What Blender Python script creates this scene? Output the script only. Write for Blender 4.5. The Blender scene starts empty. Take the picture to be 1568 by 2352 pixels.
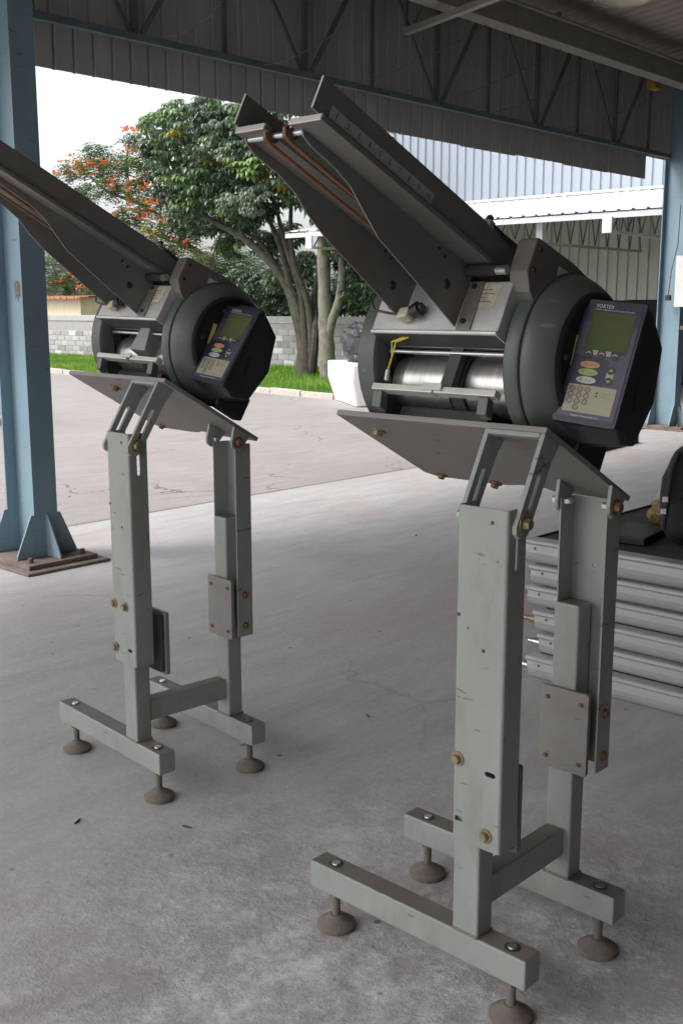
import bpy, bmesh, math, random
from math import sin, cos, pi, radians, sqrt, atan
from mathutils import Vector, Matrix
from mathutils.geometry import tessellate_polygon
rnd = random.Random(7)
scene = bpy.context.scene
COL = scene.collection

# ------------------------------------------------------------------ camera
EYE = 1.6
F_PX, HORIZON, YAW = 2480.0, 710.0, radians(42.6)      # focal length and horizon for a 1568 x 2352 picture
PITCH = atan((1176 - HORIZON) / F_PX)
FW = Vector((cos(YAW) * cos(PITCH), sin(YAW) * cos(PITCH), -sin(PITCH)))
RT = Vector((sin(YAW), -cos(YAW), 0))
UP = RT.cross(FW)
cd = bpy.data.cameras.new('camera'); cam = bpy.data.objects.new('camera', cd); COL.objects.link(cam)
cd.sensor_fit = 'VERTICAL'; cd.sensor_height = 24.0; cd.lens = 24.0 * F_PX / 2352.0
cd.clip_start = 0.05; cd.clip_end = 3000
R3 = Matrix((RT, UP, -FW)).transposed()
cam.matrix_world = Matrix.Translation((0, 0, EYE)) @ R3.to_4x4()
scene.camera = cam

# ------------------------------------------------------------------ sky, sun, exposure
SUN_EL, SUN_AZ = radians(52), radians(150)     # azimuth of the sun from +X, counter-clockwise
w = bpy.data.worlds.new('World'); scene.world = w; w.use_nodes = True
nt = w.node_tree; nt.nodes.clear()
sky = nt.nodes.new('ShaderNodeTexSky'); sky.sky_type = 'NISHITA'; sky.sun_disc = False
sky.sun_elevation = SUN_EL; sky.sun_rotation = pi / 2 - SUN_AZ
sky.air_density = 1.0; sky.dust_density = 4.0; sky.ozone_density = 1.0
hs = nt.nodes.new('ShaderNodeHueSaturation'); hs.inputs['Saturation'].default_value = 0.22   # thin bright overcast
bg = nt.nodes.new('ShaderNodeBackground'); bg.inputs['Strength'].default_value = 0.14
wo = nt.nodes.new('ShaderNodeOutputWorld')
nt.links.new(sky.outputs[0], hs.inputs['Color']); nt.links.new(hs.outputs[0], bg.inputs[0]); nt.links.new(bg.outputs[0], wo.inputs[0])
sd = bpy.data.lights.new('sun', 'SUN'); sd.energy = 0.6; sd.angle = radians(14); sd.color = (1, .95, .88)
sun = bpy.data.objects.new('sun', sd); COL.objects.link(sun)
to_sun = Vector((cos(SUN_AZ) * cos(SUN_EL), sin(SUN_AZ) * cos(SUN_EL), sin(SUN_EL)))
sun.rotation_euler = to_sun.to_track_quat('Z', 'Y').to_euler(); sun.location = to_sun * 60
vs = scene.view_settings
vs.view_transform = 'Standard'; vs.look = 'None'; vs.gamma = 1; vs.use_curve_mapping = False
vs.exposure = 1.28

# ------------------------------------------------------------------ helpers
def at(vx, vy, axis, d):
    """world point on the plane axis = d that the 1568 x 2352 picture shows at vx, vy"""
    r = FW + RT * ((vx - 784) / F_PX) - UP * ((vy - 1176) / F_PX)
    o = Vector((0, 0, EYE)); i = 'xyz'.index(axis)
    return o + r * ((d - o[i]) / r[i])

class MB:
    def __init__(s, M=None): s.v = []; s.f = []; s.M = M; s.uv = None
    def add(s, vs_, fs):
        n = len(s.v); s.v += [Vector(p) for p in vs_]; s.f += [tuple(i + n for i in f) for f in fs]; return s
    def box(s, a, b):
        x0, y0, z0 = a; x1, y1, z1 = b
        if x0 > x1: x0, x1 = x1, x0
        if y0 > y1: y0, y1 = y1, y0
        if z0 > z1: z0, z1 = z1, z0
        return s.add([(x0,y0,z0),(x1,y0,z0),(x1,y1,z0),(x0,y1,z0),(x0,y0,z1),(x1,y0,z1),(x1,y1,z1),(x0,y1,z1)],
                     [(0,3,2,1),(4,5,6,7),(0,1,5,4),(1,2,6,5),(2,3,7,6),(3,0,4,7)])
    def obox(s, p, q, w_, h, up=(0,0,1)):
        """bar of section w_ x h from p to q"""
        p = Vector(p); q = Vector(q); t = (q - p).normalized(); u = Vector(up)
        a = t.cross(u)
        if a.length < 1e-4: a = t.cross(Vector((1, 0, 0)))
        a.normalize(); b = a.cross(t).normalized(); a = a * w_ / 2; b = b * h / 2
        V = [p-a-b, p+a-b, p+a+b, p-a+b, q-a-b, q+a-b, q+a+b, q-a+b]
        return s.add(V, [(0,3,2,1)[::-1],(4,5,6,7)[::-1],(0,1,5,4)[::-1],(1,2,6,5)[::-1],(2,3,7,6)[::-1],(3,0,4,7)[::-1]])
    def tube(s, pts, r, n=8, cap=True):
        pts = [Vector(p) for p in pts]; m = len(pts)
        rs = r if isinstance(r, (list, tuple)) else [r] * m
        base = len(s.v); prev = None
        for i, p in enumerate(pts):
            t = (pts[min(i+1, m-1)] - pts[max(i-1, 0)]).normalized()
            if prev is None:
                a = t.cross(Vector((0, 0, 1)))
                if a.length < .05: a = t.cross(Vector((1, 0, 0)))
            else: a = prev - t * prev.dot(t)
            a.normalize(); prev = a; b = t.cross(a)
            for j in range(n):
                g = 2 * pi * j / n; s.v.append(p + (a * cos(g) + b * sin(g)) * rs[i])
        for i in range(m - 1):
            for j in range(n):
                k = (j + 1) % n
                s.f.append((base+i*n+j, base+i*n+k, base+(i+1)*n+k, base+(i+1)*n+j))
        if cap:
            s.f.append(tuple(base + j for j in range(n))[::-1]); s.f.append(tuple(base + (m-1)*n + j for j in range(n)))
        return s
    def lathe(s, prof, o, axis, n=32, cap=True):
        """prof = [(t along axis, radius)]"""
        o = Vector(o); ax = Vector(axis).normalized()
        a = ax.cross(Vector((0, 0, 1)))
        if a.length < .05: a = ax.cross(Vector((1, 0, 0)))
        a.normalize(); b = ax.cross(a); base = len(s.v); m = len(prof)
        for t, r in prof:
            for j in range(n):
                g = 2*pi*j/n; s.v.append(o + ax*t + (a*cos(g) + b*sin(g))*r)
        for i in range(m-1):
            for j in range(n):
                k = (j+1) % n; s.f.append((base+i*n+j, base+i*n+k, base+(i+1)*n+k, base+(i+1)*n+j))
        if cap:
            s.f.append(tuple(base+j for j in range(n))[::-1]); s.f.append(tuple(base+(m-1)*n+j for j in range(n)))
        return s
    def plate(s, outline, holes, o, A, B, N, thick):
        """flat plate: 2-D outline with holes in axes A, B, extruded by thick along N"""
        o = Vector(o); A = Vector(A); B = Vector(B); N = Vector(N)
        loops = [outline] + list(holes)
        flat = [p for l in loops for p in l]
        tri = tessellate_polygon([[Vector((p[0], p[1], 0)) for p in l] for l in loops])
        n = len(flat); base = len(s.v)
        for k in (0, thick):
            for p in flat: s.v.append(o + A*p[0] + B*p[1] + N*k)
        for t in tri:
            s.f.append(tuple(base+i for i in t)); s.f.append(tuple(base+n+i for i in reversed(t)))
        c = 0
        for l in loops:
            m = len(l)
            for i in range(m):
                j = (i+1) % m; s.f.append((base+c+i, base+c+j, base+n+c+j, base+n+c+i))
            c += m
        return s
    def hull(s, pts):
        bm = bmesh.new()
        for p in pts: bm.verts.new(p)
        bmesh.ops.convex_hull(bm, input=bm.verts)
        bm.verts.index_update(); vv = [v.co.copy() for v in bm.verts]; ff = [[v.index for v in f.verts] for f in bm.faces]
        bm.free(); return s.add(vv, ff)
    def bolt(s, c, ax, r=.009, h=.008, washer=True):
        ax = Vector(ax).normalized()
        if washer: s.lathe([(0, r*1.55), (.0025, r*1.55)], c, ax, 16)
        s.lathe([(.0025, r), (h*.8, r), (h, r*.86)], c, ax, 6)
        return s
    def build(s, name, m, parent=None, bevel=0, smooth=False, seg=2):
        me = bpy.data.meshes.new(name)
        V = [s.M @ p for p in s.v] if s.M else s.v
        me.from_pydata([tuple(p) for p in V], [], s.f)
        bm = bmesh.new(); bm.from_mesh(me)
        bmesh.ops.recalc_face_normals(bm, faces=bm.faces); bm.to_mesh(me); bm.free()
        if m: me.materials.append(m)
        if smooth:
            for p in me.polygons: p.use_smooth = True
            try: me.set_sharp_from_angle(angle=radians(38))
            except Exception: pass
        o = bpy.data.objects.new(name, me); COL.objects.link(o)
        if parent: o.parent = parent
        if bevel:
            b = o.modifiers.new('bevel', 'BEVEL'); b.width = bevel; b.segments = seg; b.limit_method = 'ANGLE'; b.angle_limit = radians(40)
        return o

def raw(name, me_v, me_f, m, parent=None):
    me = bpy.data.meshes.new(name); me.from_pydata(me_v, [], me_f)
    if m: me.materials.append(m)
    o = bpy.data.objects.new(name, me); COL.objects.link(o)
    if parent: o.parent = parent
    return o
def share(o, name, parent, loc=None, rot=None):
    c = o.copy(); c.name = name; COL.objects.link(c); c.parent = parent
    if loc is not None: c.location = loc
    if rot is not None: c.rotation_euler = rot
    return c
def tag(o, label, cat, group=None, kind=None):
    o['label'] = label; o['category'] = cat
    if group: o['group'] = group
    if kind: o['kind'] = kind
    return o
def struct(o): o['kind'] = 'structure'; return o
def empty(name, loc=(0,0,0), rz=0):
    o = bpy.data.objects.new(name, None); COL.objects.link(o); o.location = loc; o.rotation_euler = (0, 0, rz); o.empty_display_size = .1
    return o
def rounded(x0, y0, x1, y1, r, n=4):
    out = []
    for cx, cy, a0 in ((x1-r, y1-r, 0), (x0+r, y1-r, 90), (x0+r, y0+r, 180), (x1-r, y0+r, 270)):
        for i in range(n+1):
            a = radians(a0 + 90*i/n); out.append((cx + r*cos(a), cy + r*sin(a)))
    return out
def ell(cx, cy, rx, ry, n=24): return [(cx + rx*cos(2*pi*i/n), cy + ry*sin(2*pi*i/n)) for i in range(n)]
def slot(x0, y0, x1, y1): return rounded(x0, y0, x1, y1, min(abs(x1-x0), abs(y1-y0))/2 * .98)

_fc = {}
def text_mesh(txt):
    if txt in _fc: return _fc[txt]
    cu = bpy.data.curves.new('t', 'FONT'); cu.body = txt; cu.size = 1; cu.align_x = 'LEFT'; cu.align_y = 'BOTTOM_BASELINE'; cu.resolution_u = 2
    o = bpy.data.objects.new('t', cu); COL.objects.link(o)
    dg = bpy.context.evaluated_depsgraph_get(); dg.update()
    me = bpy.data.meshes.new_from_object(o.evaluated_get(dg))
    vv = [v.co.copy() for v in me.vertices]; ff = [tuple(p.vertices) for p in me.polygons]
    bpy.data.objects.remove(o); bpy.data.curves.remove(cu); bpy.data.meshes.remove(me)
    x0 = min(v.x for v in vv); x1 = max(v.x for v in vv); y0 = min(v.y for v in vv); y1 = max(v.y for v in vv)
    _fc[txt] = (vv, ff, x0, x1, y0, y1); return _fc[txt]
def add_text(mb, txt, o, A, B, width, height=None):
    """flat lettering, its box from o along A (reading direction) and B (up)"""
    vv, ff, x0, x1, y0, y1 = text_mesh(txt); A = Vector(A); B = Vector(B); o = Vector(o)
    sx = width/(x1-x0); sy = sx if height is None else height/(y1-y0)
    mb.add([o + A*((v.x-x0)*sx) + B*((v.y-y0)*sy) for v in vv], ff)

# ------------------------------------------------------------------ materials
def nodes(m): return m.node_tree.nodes, m.node_tree.links
def mat(name, c, rough=.6, metal=0, var=.12, scale=5, bump=0, bscale=60, dirt=None, dscale=3, damt=.5, spec=.5, stretch=None, scuff=None):
    m = bpy.data.materials.new(name); m.use_nodes = True; N, L = nodes(m)
    b = N['Principled BSDF']; b.inputs['Metallic'].default_value = metal; b.inputs['Specular IOR Level'].default_value = spec
    tc = N.new('ShaderNodeTexCoord'); src = tc.outputs['Object']
    if stretch:
        mp = N.new('ShaderNodeMapping'); mp.inputs['Scale'].default_value = stretch; L.new(src, mp.inputs[0]); src = mp.outputs[0]
    n1 = N.new('ShaderNodeTexNoise'); n1.inputs['Scale'].default_value = scale; n1.inputs['Detail'].default_value = 6; n1.inputs['Roughness'].default_value = .62
    L.new(src, n1.inputs['Vector'])
    r = N.new('ShaderNodeValToRGB'); r.color_ramp.elements[0].position = .3; r.color_ramp.elements[1].position = .7
    r.color_ramp.elements[0].color = (*[x*(1-var) for x in c], 1); r.color_ramp.elements[1].color = (*[min(1, x*(1+var)) for x in c], 1)
    L.new(n1.outputs[0], r.inputs[0]); out = r.outputs[0]
    if dirt:
        n2 = N.new('ShaderNodeTexNoise'); n2.inputs['Scale'].default_value = dscale; n2.inputs['Detail'].default_value = 8; n2.inputs['Roughness'].default_value = .7
        L.new(src, n2.inputs['Vector'])
        r2 = N.new('ShaderNodeValToRGB'); r2.color_ramp.elements[0].position = .5; r2.color_ramp.elements[1].position = .72
        r2.color_ramp.elements[0].color = (0,0,0,1); r2.color_ramp.elements[1].color = (damt,)*3 + (1,)
        L.new(n2.outputs[0], r2.inputs[0])
        mx = N.new('ShaderNodeMix'); mx.data_type = 'RGBA'; L.new(r2.outputs[0], mx.inputs[0]); L.new(out, mx.inputs[6]); mx.inputs[7].default_value = (*dirt, 1); out = mx.outputs[2]
    if scuff:                      # short scrapes and rubbed spots
        for k_, (sc_, st_, lo_) in enumerate((((11, (1,1,5), .665)), ((30, (1.5,1.5,1), .70)))):
            mp2 = N.new('ShaderNodeMapping'); mp2.inputs['Scale'].default_value = st_; mp2.inputs['Location'].default_value = (k_*3.7, 1.3, .4); L.new(tc.outputs['Object'], mp2.inputs[0])
            n4 = N.new('ShaderNodeTexNoise'); n4.inputs['Scale'].default_value = sc_; n4.inputs['Detail'].default_value = 4; n4.inputs['Roughness'].default_value = .55; L.new(mp2.outputs[0], n4.inputs['Vector'])
            r4 = N.new('ShaderNodeValToRGB'); r4.color_ramp.elements[0].position = lo_; r4.color_ramp.elements[1].position = lo_ + .03
            r4.color_ramp.elements[0].color = (0,0,0,1); r4.color_ramp.elements[1].color = (.7,.7,.7,1); L.new(n4.outputs[0], r4.inputs[0])
            m4 = N.new('ShaderNodeMix'); m4.data_type = 'RGBA'; L.new(r4.outputs[0], m4.inputs[0]); L.new(out, m4.inputs[6]); m4.inputs[7].default_value = (*scuff, 1); out = m4.outputs[2]
    L.new(out, b.inputs['Base Color'])
    mr = N.new('ShaderNodeMapRange'); mr.inputs[3].default_value = max(0, rough-.1); mr.inputs[4].default_value = min(1, rough+.1); L.new(n1.outputs[0], mr.inputs[0]); L.new(mr.outputs[0], b.inputs['Roughness'])
    if bump:
        n3 = N.new('ShaderNodeTexNoise'); n3.inputs['Scale'].default_value = bscale; n3.inputs['Detail'].default_value = 5; L.new(src, n3.inputs['Vector'])
        bp = N.new('ShaderNodeBump'); bp.inputs['Strength'].default_value = bump; bp.inputs['Distance'].default_value = .01; L.new(n3.outputs[0], bp.inputs['Height']); L.new(bp.outputs[0], b.inputs['Normal'])
    return m

def concrete(name, c1, c2, crack=.5, crack_scale=.35, stain=(.22,.19,.17), rough=.6, speck=True, worn=None, pink=None):
    m = bpy.data.materials.new(name); m.use_nodes = True; N, L = nodes(m); b = N['Principled BSDF']
    tc = N.new('ShaderNodeTexCoord'); P = tc.outputs['Object']
    def noise(sc, det=6, ro=.6, vec=P):
        n = N.new('ShaderNodeTexNoise'); n.inputs['Scale'].default_value = sc; n.inputs['Detail'].default_value = det; n.inputs['Roughness'].default_value = ro; L.new(vec, n.inputs['Vector']); return n.outputs[0]
    def ramp(src, p0, p1, a, z):
        r = N.new('ShaderNodeValToRGB'); r.color_ramp.elements[0].position = p0; r.color_ramp.elements[1].position = p1
        r.color_ramp.elements[0].color = (*a, 1); r.color_ramp.elements[1].color = (*z, 1); L.new(src, r.inputs[0]); return r.outputs[0]
    def mix(f, a, z, mode='MIX'):
        x = N.new('ShaderNodeMix'); x.data_type = 'RGBA'; x.blend_type = mode
        if hasattr(f, 'node'): L.new(f, x.inputs[0])
        else: x.inputs[0].default_value = f
        if hasattr(a, 'node'): L.new(a, x.inputs[6])
        else: x.inputs[6].default_value = (*a, 1)
        if hasattr(z, 'node'): L.new(z, x.inputs[7])
        else: x.inputs[7].default_value = (*z, 1)
        return x.outputs[2]
    base = ramp(noise(.8, 8, .65), .32, .68, c1, c2)
    streak = N.new('ShaderNodeMapping'); streak.inputs['Rotation'].default_value = (0, 0, radians(-48)); streak.inputs['Scale'].default_value = (1.2, 5, 1); L.new(P, streak.inputs[0])
    base = mix(.42, base, ramp(noise(1.6, 9, .72, streak.outputs[0]), .3, .72, [x*.72 for x in c1], [min(1, x*1.22) for x in c2]))
    st = ramp(noise(2.3, 10, .75), .55, .78, (0,0,0), (.38,.38,.38)); base = mix(st, base, stain)
    spall = None
    if pink:
        base = mix(ramp(noise(.45, 5, .6), .5, .66, (0,0,0), (.6,.6,.6)), base, pink)
    if worn:                       # spalled, whitened patch of floor with a ragged border
        sx = N.new('ShaderNodeVectorMath'); sx.operation = 'DISTANCE'; sx.inputs[1].default_value = (worn[0], worn[1], 0); L.new(P, sx.inputs[0])
        dm = N.new('ShaderNodeMapRange'); dm.inputs[1].default_value = worn[2]*.35; dm.inputs[2].default_value = worn[2]; dm.inputs[3].default_value = 1; dm.inputs[4].default_value = 0; L.new(sx.outputs['Value'], dm.inputs[0])
        wn = ramp(noise(3.2, 9, .75), .42, .56, (0,0,0), (1,1,1)); spall = mix(1.0, wn, dm.outputs[0], 'MULTIPLY')
        base = mix(spall, base, ramp(noise(9, 10, .8), .36, .62, (.33,.325,.325), (.80,.795,.80)))
    fine = ramp(noise(38, 6, .7), .35, .7, (.9,.9,.9), (1.06,1.06,1.06)); base = mix(1.0, base, fine, 'MULTIPLY')
    if speck:
        vo = N.new('ShaderNodeTexVoronoi'); vo.inputs['Scale'].default_value = 7; L.new(P, vo.inputs['Vector'])
        sp = ramp(vo.outputs['Distance'], .05, .085, (1,1,1), (0,0,0))
        k = ramp(noise(6.3, 3), .50, .58, (0,0,0), (.8,.8,.8)); sp = mix(1.0, sp, k, 'MULTIPLY'); base = mix(sp, base, (.07,.06,.055))
    dn = N.new('ShaderNodeTexNoise'); dn.inputs['Scale'].default_value = 1.7; dn.inputs['Detail'].default_value = 7; L.new(P, dn.inputs['Vector'])
    va = N.new('ShaderNodeVectorMath'); va.operation = 'SCALE'; va.inputs[3].default_value = .75; L.new(dn.outputs['Color'], va.inputs[0])
    vb = N.new('ShaderNodeVectorMath'); vb.operation = 'ADD'; L.new(P, vb.inputs[0]); L.new(va.outputs[0], vb.inputs[1])
    vc = N.new('ShaderNodeTexVoronoi'); vc.feature = 'DISTANCE_TO_EDGE'; vc.inputs['Scale'].default_value = crack_scale; L.new(vb.outputs[0], vc.inputs['Vector'])
    cr = ramp(vc.outputs['Distance'], .0008, .0034, (1,1,1), (0,0,0)); ck = ramp(noise(.55, 3), .47, .58, (0,0,0), (crack,)*3)
    cr = mix(1.0, cr, ck, 'MULTIPLY'); base = mix(cr, base, (.05,.045,.04))
    L.new(base, b.inputs['Base Color'])
    rr = N.new('ShaderNodeMapRange'); rr.inputs[3].default_value = rough-.12; rr.inputs[4].default_value = rough+.15; L.new(noise(2.2, 6), rr.inputs[0]); L.new(rr.outputs[0], b.inputs['Roughness'])
    bp = N.new('ShaderNodeBump'); bp.inputs['Strength'].default_value = .35; bp.inputs['Distance'].default_value = .006; L.new(noise(30, 8, .7), bp.inputs['Height'])
    if spall:
        b2 = N.new('ShaderNodeBump'); b2.inputs['Strength'].default_value = .8; b2.inputs['Distance'].default_value = .012; hh = mix(1.0, spall, noise(20, 9, .8), 'MULTIPLY'); L.new(hh, b2.inputs['Height']); L.new(bp.outputs[0], b2.inputs['Normal']); L.new(b2.outputs[0], b.inputs['Normal'])
    else: L.new(bp.outputs[0], b.inputs['Normal'])
    return m

def leaf_mat(name, stops, rough=.45, trans=.25):
    m = bpy.data.materials.new(name); m.use_nodes = True; N, L = nodes(m); b = N['Principled BSDF']
    at_ = N.new('ShaderNodeAttribute'); at_.attribute_name = 'tint'
    r = N.new('ShaderNodeValToRGB'); cr = r.color_ramp
    while len(cr.elements) < len(stops): cr.elements.new(.5)
    for e, (p, c) in zip(cr.elements, stops): e.position = p; e.color = (*c, 1)
    L.new(at_.outputs['Fac'], r.inputs[0]); L.new(r.outputs[0], b.inputs['Base Color']); b.inputs['Roughness'].default_value = rough
    t = N.new('ShaderNodeBsdfTranslucent'); L.new(r.outputs[0], t.inputs[0])
    ms = N.new('ShaderNodeMixShader'); ms.inputs[0].default_value = trans
    L.new(b.outputs[0], ms.inputs[1]); L.new(t.outputs[0], ms.inputs[2]); L.new(ms.outputs[0], N['Material Output'].inputs[0])
    return m

M = {}
M['floor'] = concrete('shed_concrete', (.375,.345,.33), (.475,.48,.485), .28, .27, stain=(.40,.325,.295), worn=(1.75, 1.2, 1.6), pink=(.44,.35,.33))  # bluish second tone carries skylight in the floor colour
M['yard'] = concrete('yard_concrete', (.26,.238,.23), (.335,.31,.30), 1.0, .4, stain=(.31,.25,.215), rough=.75, pink=(.30,.25,.24))
M['dirt'] = mat('far_ground', (.30,.28,.25), .9, scale=.4)
M['joint'] = mat('joint_filler', (.16,.15,.15), .8)
M['paint'] = mat('grey_green_paint', (.285,.303,.28), .42, 0, .09, 3, .06, 140, dirt=(.19,.165,.135), dscale=9, damt=.5, stretch=(1,1,.4), scuff=(.10,.09,.08))
M['paint_dusty'] = mat('dusty_paint', (.15,.135,.118), .6, 0, .12, 6, .05, 140, dirt=(.24,.20,.165), dscale=7, damt=.6)
M['plate'] = mat('plate_paint', (.235,.225,.21), .5, 0, .05, 4, .03, 120, dirt=(.16,.13,.11), dscale=5, damt=.35, scuff=(.10,.085,.07))
M['housing'] = mat('housing_paint', (.082,.095,.086), .42, 0, .08, 4, .03, 90, dirt=(.13,.12,.10), dscale=5, damt=.45, scuff=(.17,.175,.16))
M['chute'] = mat('chute_metal', (.185,.178,.167), .45, .2, .10, 5, .02, 90, dirt=(.17,.12,.085), dscale=3, damt=.5, scuff=(.24,.23,.21))
M['steel'] = mat('worn_stainless', (.60,.60,.58), .45, .45, .08, 9, .02, 80, dirt=(.30,.27,.23), dscale=6, damt=.4)
M['roller'] = mat('roller_steel', (.55,.54,.52), .32, .9, .14, 14, .03, 60, stretch=(1,7,1), dirt=(.3,.27,.22), dscale=8, damt=.4)
M['rod'] = mat('bright_rod', (.55,.55,.54), .3, .9, .1)
M['black'] = mat('black_plastic', (.018,.019,.021), .45, 0, .2, 8, .03, 200)
M['blackbox'] = mat('control_box_plastic', (.03,.034,.04), .38, 0, .1, 8, .03, 300)
M['rubber'] = mat('black_rubber', (.03,.03,.03), .8)
M['inner'] = mat('dark_frame', (.06,.065,.06), .6, .2)
M['belt'] = mat('orange_belt', (.24,.11,.05), .6, 0, .15, 20, dirt=(.12,.07,.04), dscale=9)
M['brass'] = mat('zinc_bolt', (.30,.255,.15), .5, .6, .15, 30)
M['rust'] = mat('rusty_bolt', (.22,.12,.07), .7, .4, .3, 40)
M['pad'] = mat('dusty_foot', (.17,.145,.125), .85, 0, .2, 20, .2, 90)
M['lightedge'] = mat('pale_metal', (.62,.61,.57), .4, .35, .06, 10)
M['lcd'] = mat('lcd_glass', (.085,.11,.045), .1, 0, .05, 10)
M['purple'] = mat('purple_print', (.075,.064,.105), .35, 0, .03)
M['navy'] = mat('navy_print', (.03,.03,.055), .35, 0, .03)
M['beige'] = mat('beige_print', (.33,.31,.22), .4, 0, .03)
M['ink'] = mat('dark_ink', (.04,.04,.035), .5)
M['ink_soft'] = mat('faded_ink', (.17,.15,.12), .6)
M['white_ink'] = mat('white_ink', (.62,.62,.62), .5)
M['red_print'] = mat('red_print', (.46,.26,.13), .4, 0, .03); M['green_print'] = mat('green_print', (.30,.38,.14), .4, 0, .03); M['white_print'] = mat('white_print', (.43,.45,.41), .4, 0, .03)
M['red_ink'] = mat('red_ink', (.42,.08,.04), .5); M['green_ink'] = mat('green_ink', (.2,.3,.06), .5)
M['yellow'] = mat('yellow_sticker', (.60,.52,.10), .5)
M['paper'] = mat('aged_paper', (.56,.51,.37), .8, 0, .2, 30, dirt=(.33,.26,.15), dscale=18, damt=.8)
M['tape'] = mat('scale_tape', (.33,.355,.345), .5, 0, .12, 30)
M['sticker'] = mat('blue_sticker', (.45,.53,.56), .5, 0, .1, 40)
M['cream'] = mat('cream_plug', (.52,.47,.34), .5, 0, .15, 60)
M['wire'] = mat('yellow_wire', (.6,.5,.06), .5)
M['blue'] = mat('blue_steel_paint', (.20,.30,.365), .5, 0, .16, 2.5, .04, 60, scuff=(.16,.12,.09), dirt=(.22,.235,.24), dscale=1.8, damt=.6, stretch=(1,1,.35))
M['teal2'] = mat('teal_rail_paint', (.13,.185,.205), .6, 0, .2, 4, dirt=(.12,.10,.085), dscale=3, damt=.7)
M['teal'] = mat('teal_truss_paint', (.13,.155,.155), .6, 0, .2, 4, dirt=(.10,.085,.07), dscale=3, damt=.6)
M['basegrout'] = mat('base_grout', (.17,.135,.12), .9, 0, .3, 10, .5, 30)
M['clad'] = mat('inner_cladding', (.46,.46,.45), .6, .1, .14, 1.5, 0, 40, dirt=(.33,.32,.30), dscale=1.2, damt=.6, stretch=(1.6,1.6,.25))
M['roof'] = mat('roof_underside', (.30,.27,.245), .65, .1, .12, 2)
M['wallback'] = mat('dark_unseen_wall', (.07,.068,.065), .8)  # unseen walls only, darkened to soak up bounced light
M['galv'] = mat('dusty_galvanised', (.30,.29,.265), .55, .2, .15, 4, dirt=(.22,.2,.14), dscale=3)
M['whitewall'] = mat('pale_blue_cladding', (.33,.37,.43), .5, .1, .06, .8, 0, 40, dirt=(.27,.29,.32), dscale=.8, damt=.5, stretch=(1,1,.2))
M['beigewall'] = mat('pale_grey_cladding', (.64,.63,.63), .5, .1, .06, .8, dirt=(.42,.40,.37), dscale=.9, damt=.5, stretch=(1,1,.2))
M['whiteroof'] = mat('white_roof_sheet', (.80,.80,.80), .4, .1, .05, 1, dirt=(.6,.58,.53), dscale=1, damt=.4)
M['trim'] = mat('grey_white_trim', (.52,.54,.55), .5, 0, .1)
M['darkvoid'] = mat('dark_interior', (.03,.032,.035), .8)
M['grass'] = leaf_mat('grass', [(0,(.10,.24,.02)),(.5,(.17,.34,.035)),(1,(.32,.40,.07))], .6, .35)
M['soil'] = mat('lawn_soil', (.11,.17,.035), .9, 0, .3, 3)
M['kerb'] = mat('kerb_stone', (.46,.43,.38), .85, 0, .2, 5, .3, 30, dirt=(.2,.18,.12), dscale=4, damt=.6)
M['mortar'] = mat('mortar', (.33,.32,.31), .9)
BL = [mat('block_%d' % i, c, .9, 0, .14, 7, .35, 40, dirt=d, dscale=3, damt=.6) for i, (c, d) in enumerate((((.40,.39,.395),(.27,.26,.26)), ((.33,.325,.335),(.24,.23,.23)), ((.55,.54,.53),(.38,.37,.36)), ((.25,.245,.255),(.36,.35,.35)), ((.45,.435,.43),(.30,.24,.20))))]
M['hutwall'] = mat('stained_plaster', (.60,.54,.38), .9, 0, .12, 2, dirt=(.36,.30,.20), dscale=2, damt=.6, stretch=(3,3,.4))
M['tile'] = mat('roof_tile', (.42,.19,.11), .8, 0, .25, 8)
M['bark'] = mat('mossy_bark', (.062,.056,.046), .9, 0, .55, 6, 1.0, 18, dirt=(.07,.105,.012), dscale=2.4, damt=.9)
M['bark2'] = mat('pale_bark', (.20,.19,.16), .9, 0, .5, 7, .7, 25, dirt=(.085,.12,.03), dscale=3.5, damt=.9)
M['barkdark'] = mat('dark_bark', (.09,.08,.075), .9, 0, .3, 5, .6, 22)
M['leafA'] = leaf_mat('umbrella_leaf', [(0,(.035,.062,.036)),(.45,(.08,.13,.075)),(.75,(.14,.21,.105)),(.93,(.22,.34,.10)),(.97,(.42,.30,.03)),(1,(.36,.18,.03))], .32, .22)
M['leafB'] = leaf_mat('tulip_leaf', [(0,(.045,.085,.035)),(.5,(.09,.155,.05)),(.85,(.18,.25,.07)),(1,(.32,.33,.08))], .5, .35)
M['leafC'] = leaf_mat('silver_leaf', [(0,(.12,.17,.12)),(1,(.28,.33,.25))], .5, .25)
M['flower'] = leaf_mat('orange_flower', [(0,(.60,.10,.035)),(.6,(.72,.19,.07)),(1,(.80,.33,.13))], .55, .35)
M['whiteplastic'] = mat('white_moulding', (.80,.80,.79), .45, 0, .04, 3)
M['bag'] = mat('black_polythene', (.02,.021,.026), .22, 0, .2, 6, .6, 14)
M['alu'] = mat('dull_aluminium', (.52,.525,.515), .42, .35, .08, 6, .03, 60, dirt=(.26,.22,.17), dscale=2.5, damt=.6, stretch=(1,.35,2))
M['bed'] = mat('conveyor_belt', (.055,.055,.055), .7, 0, .25, 6, dirt=(.13,.12,.11), dscale=3, damt=.6)
M['cloth'] = mat('black_nylon', (.014,.015,.018), .75, 0, .3, 20, .5, 220)
M['redcloth'] = mat('red_trim', (.25,.03,.045), .6)
M['clear'] = mat('clear_wrap', (.45,.48,.50), .2, 0, .25, 30)
M['straw'] = mat('brown_contents', (.24,.17,.075), .8, 0, .5, 60, .8, 60)
M['wood'] = mat('grey_wood', (.12,.095,.075), .8, 0, .25, 6, .3, 40)
M['sign'] = mat('white_board', (.66,.66,.65), .6, 0, .06, 3)
M['deadleaf'] = mat('dead_leaf', (.08,.055,.035), .8)
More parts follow.
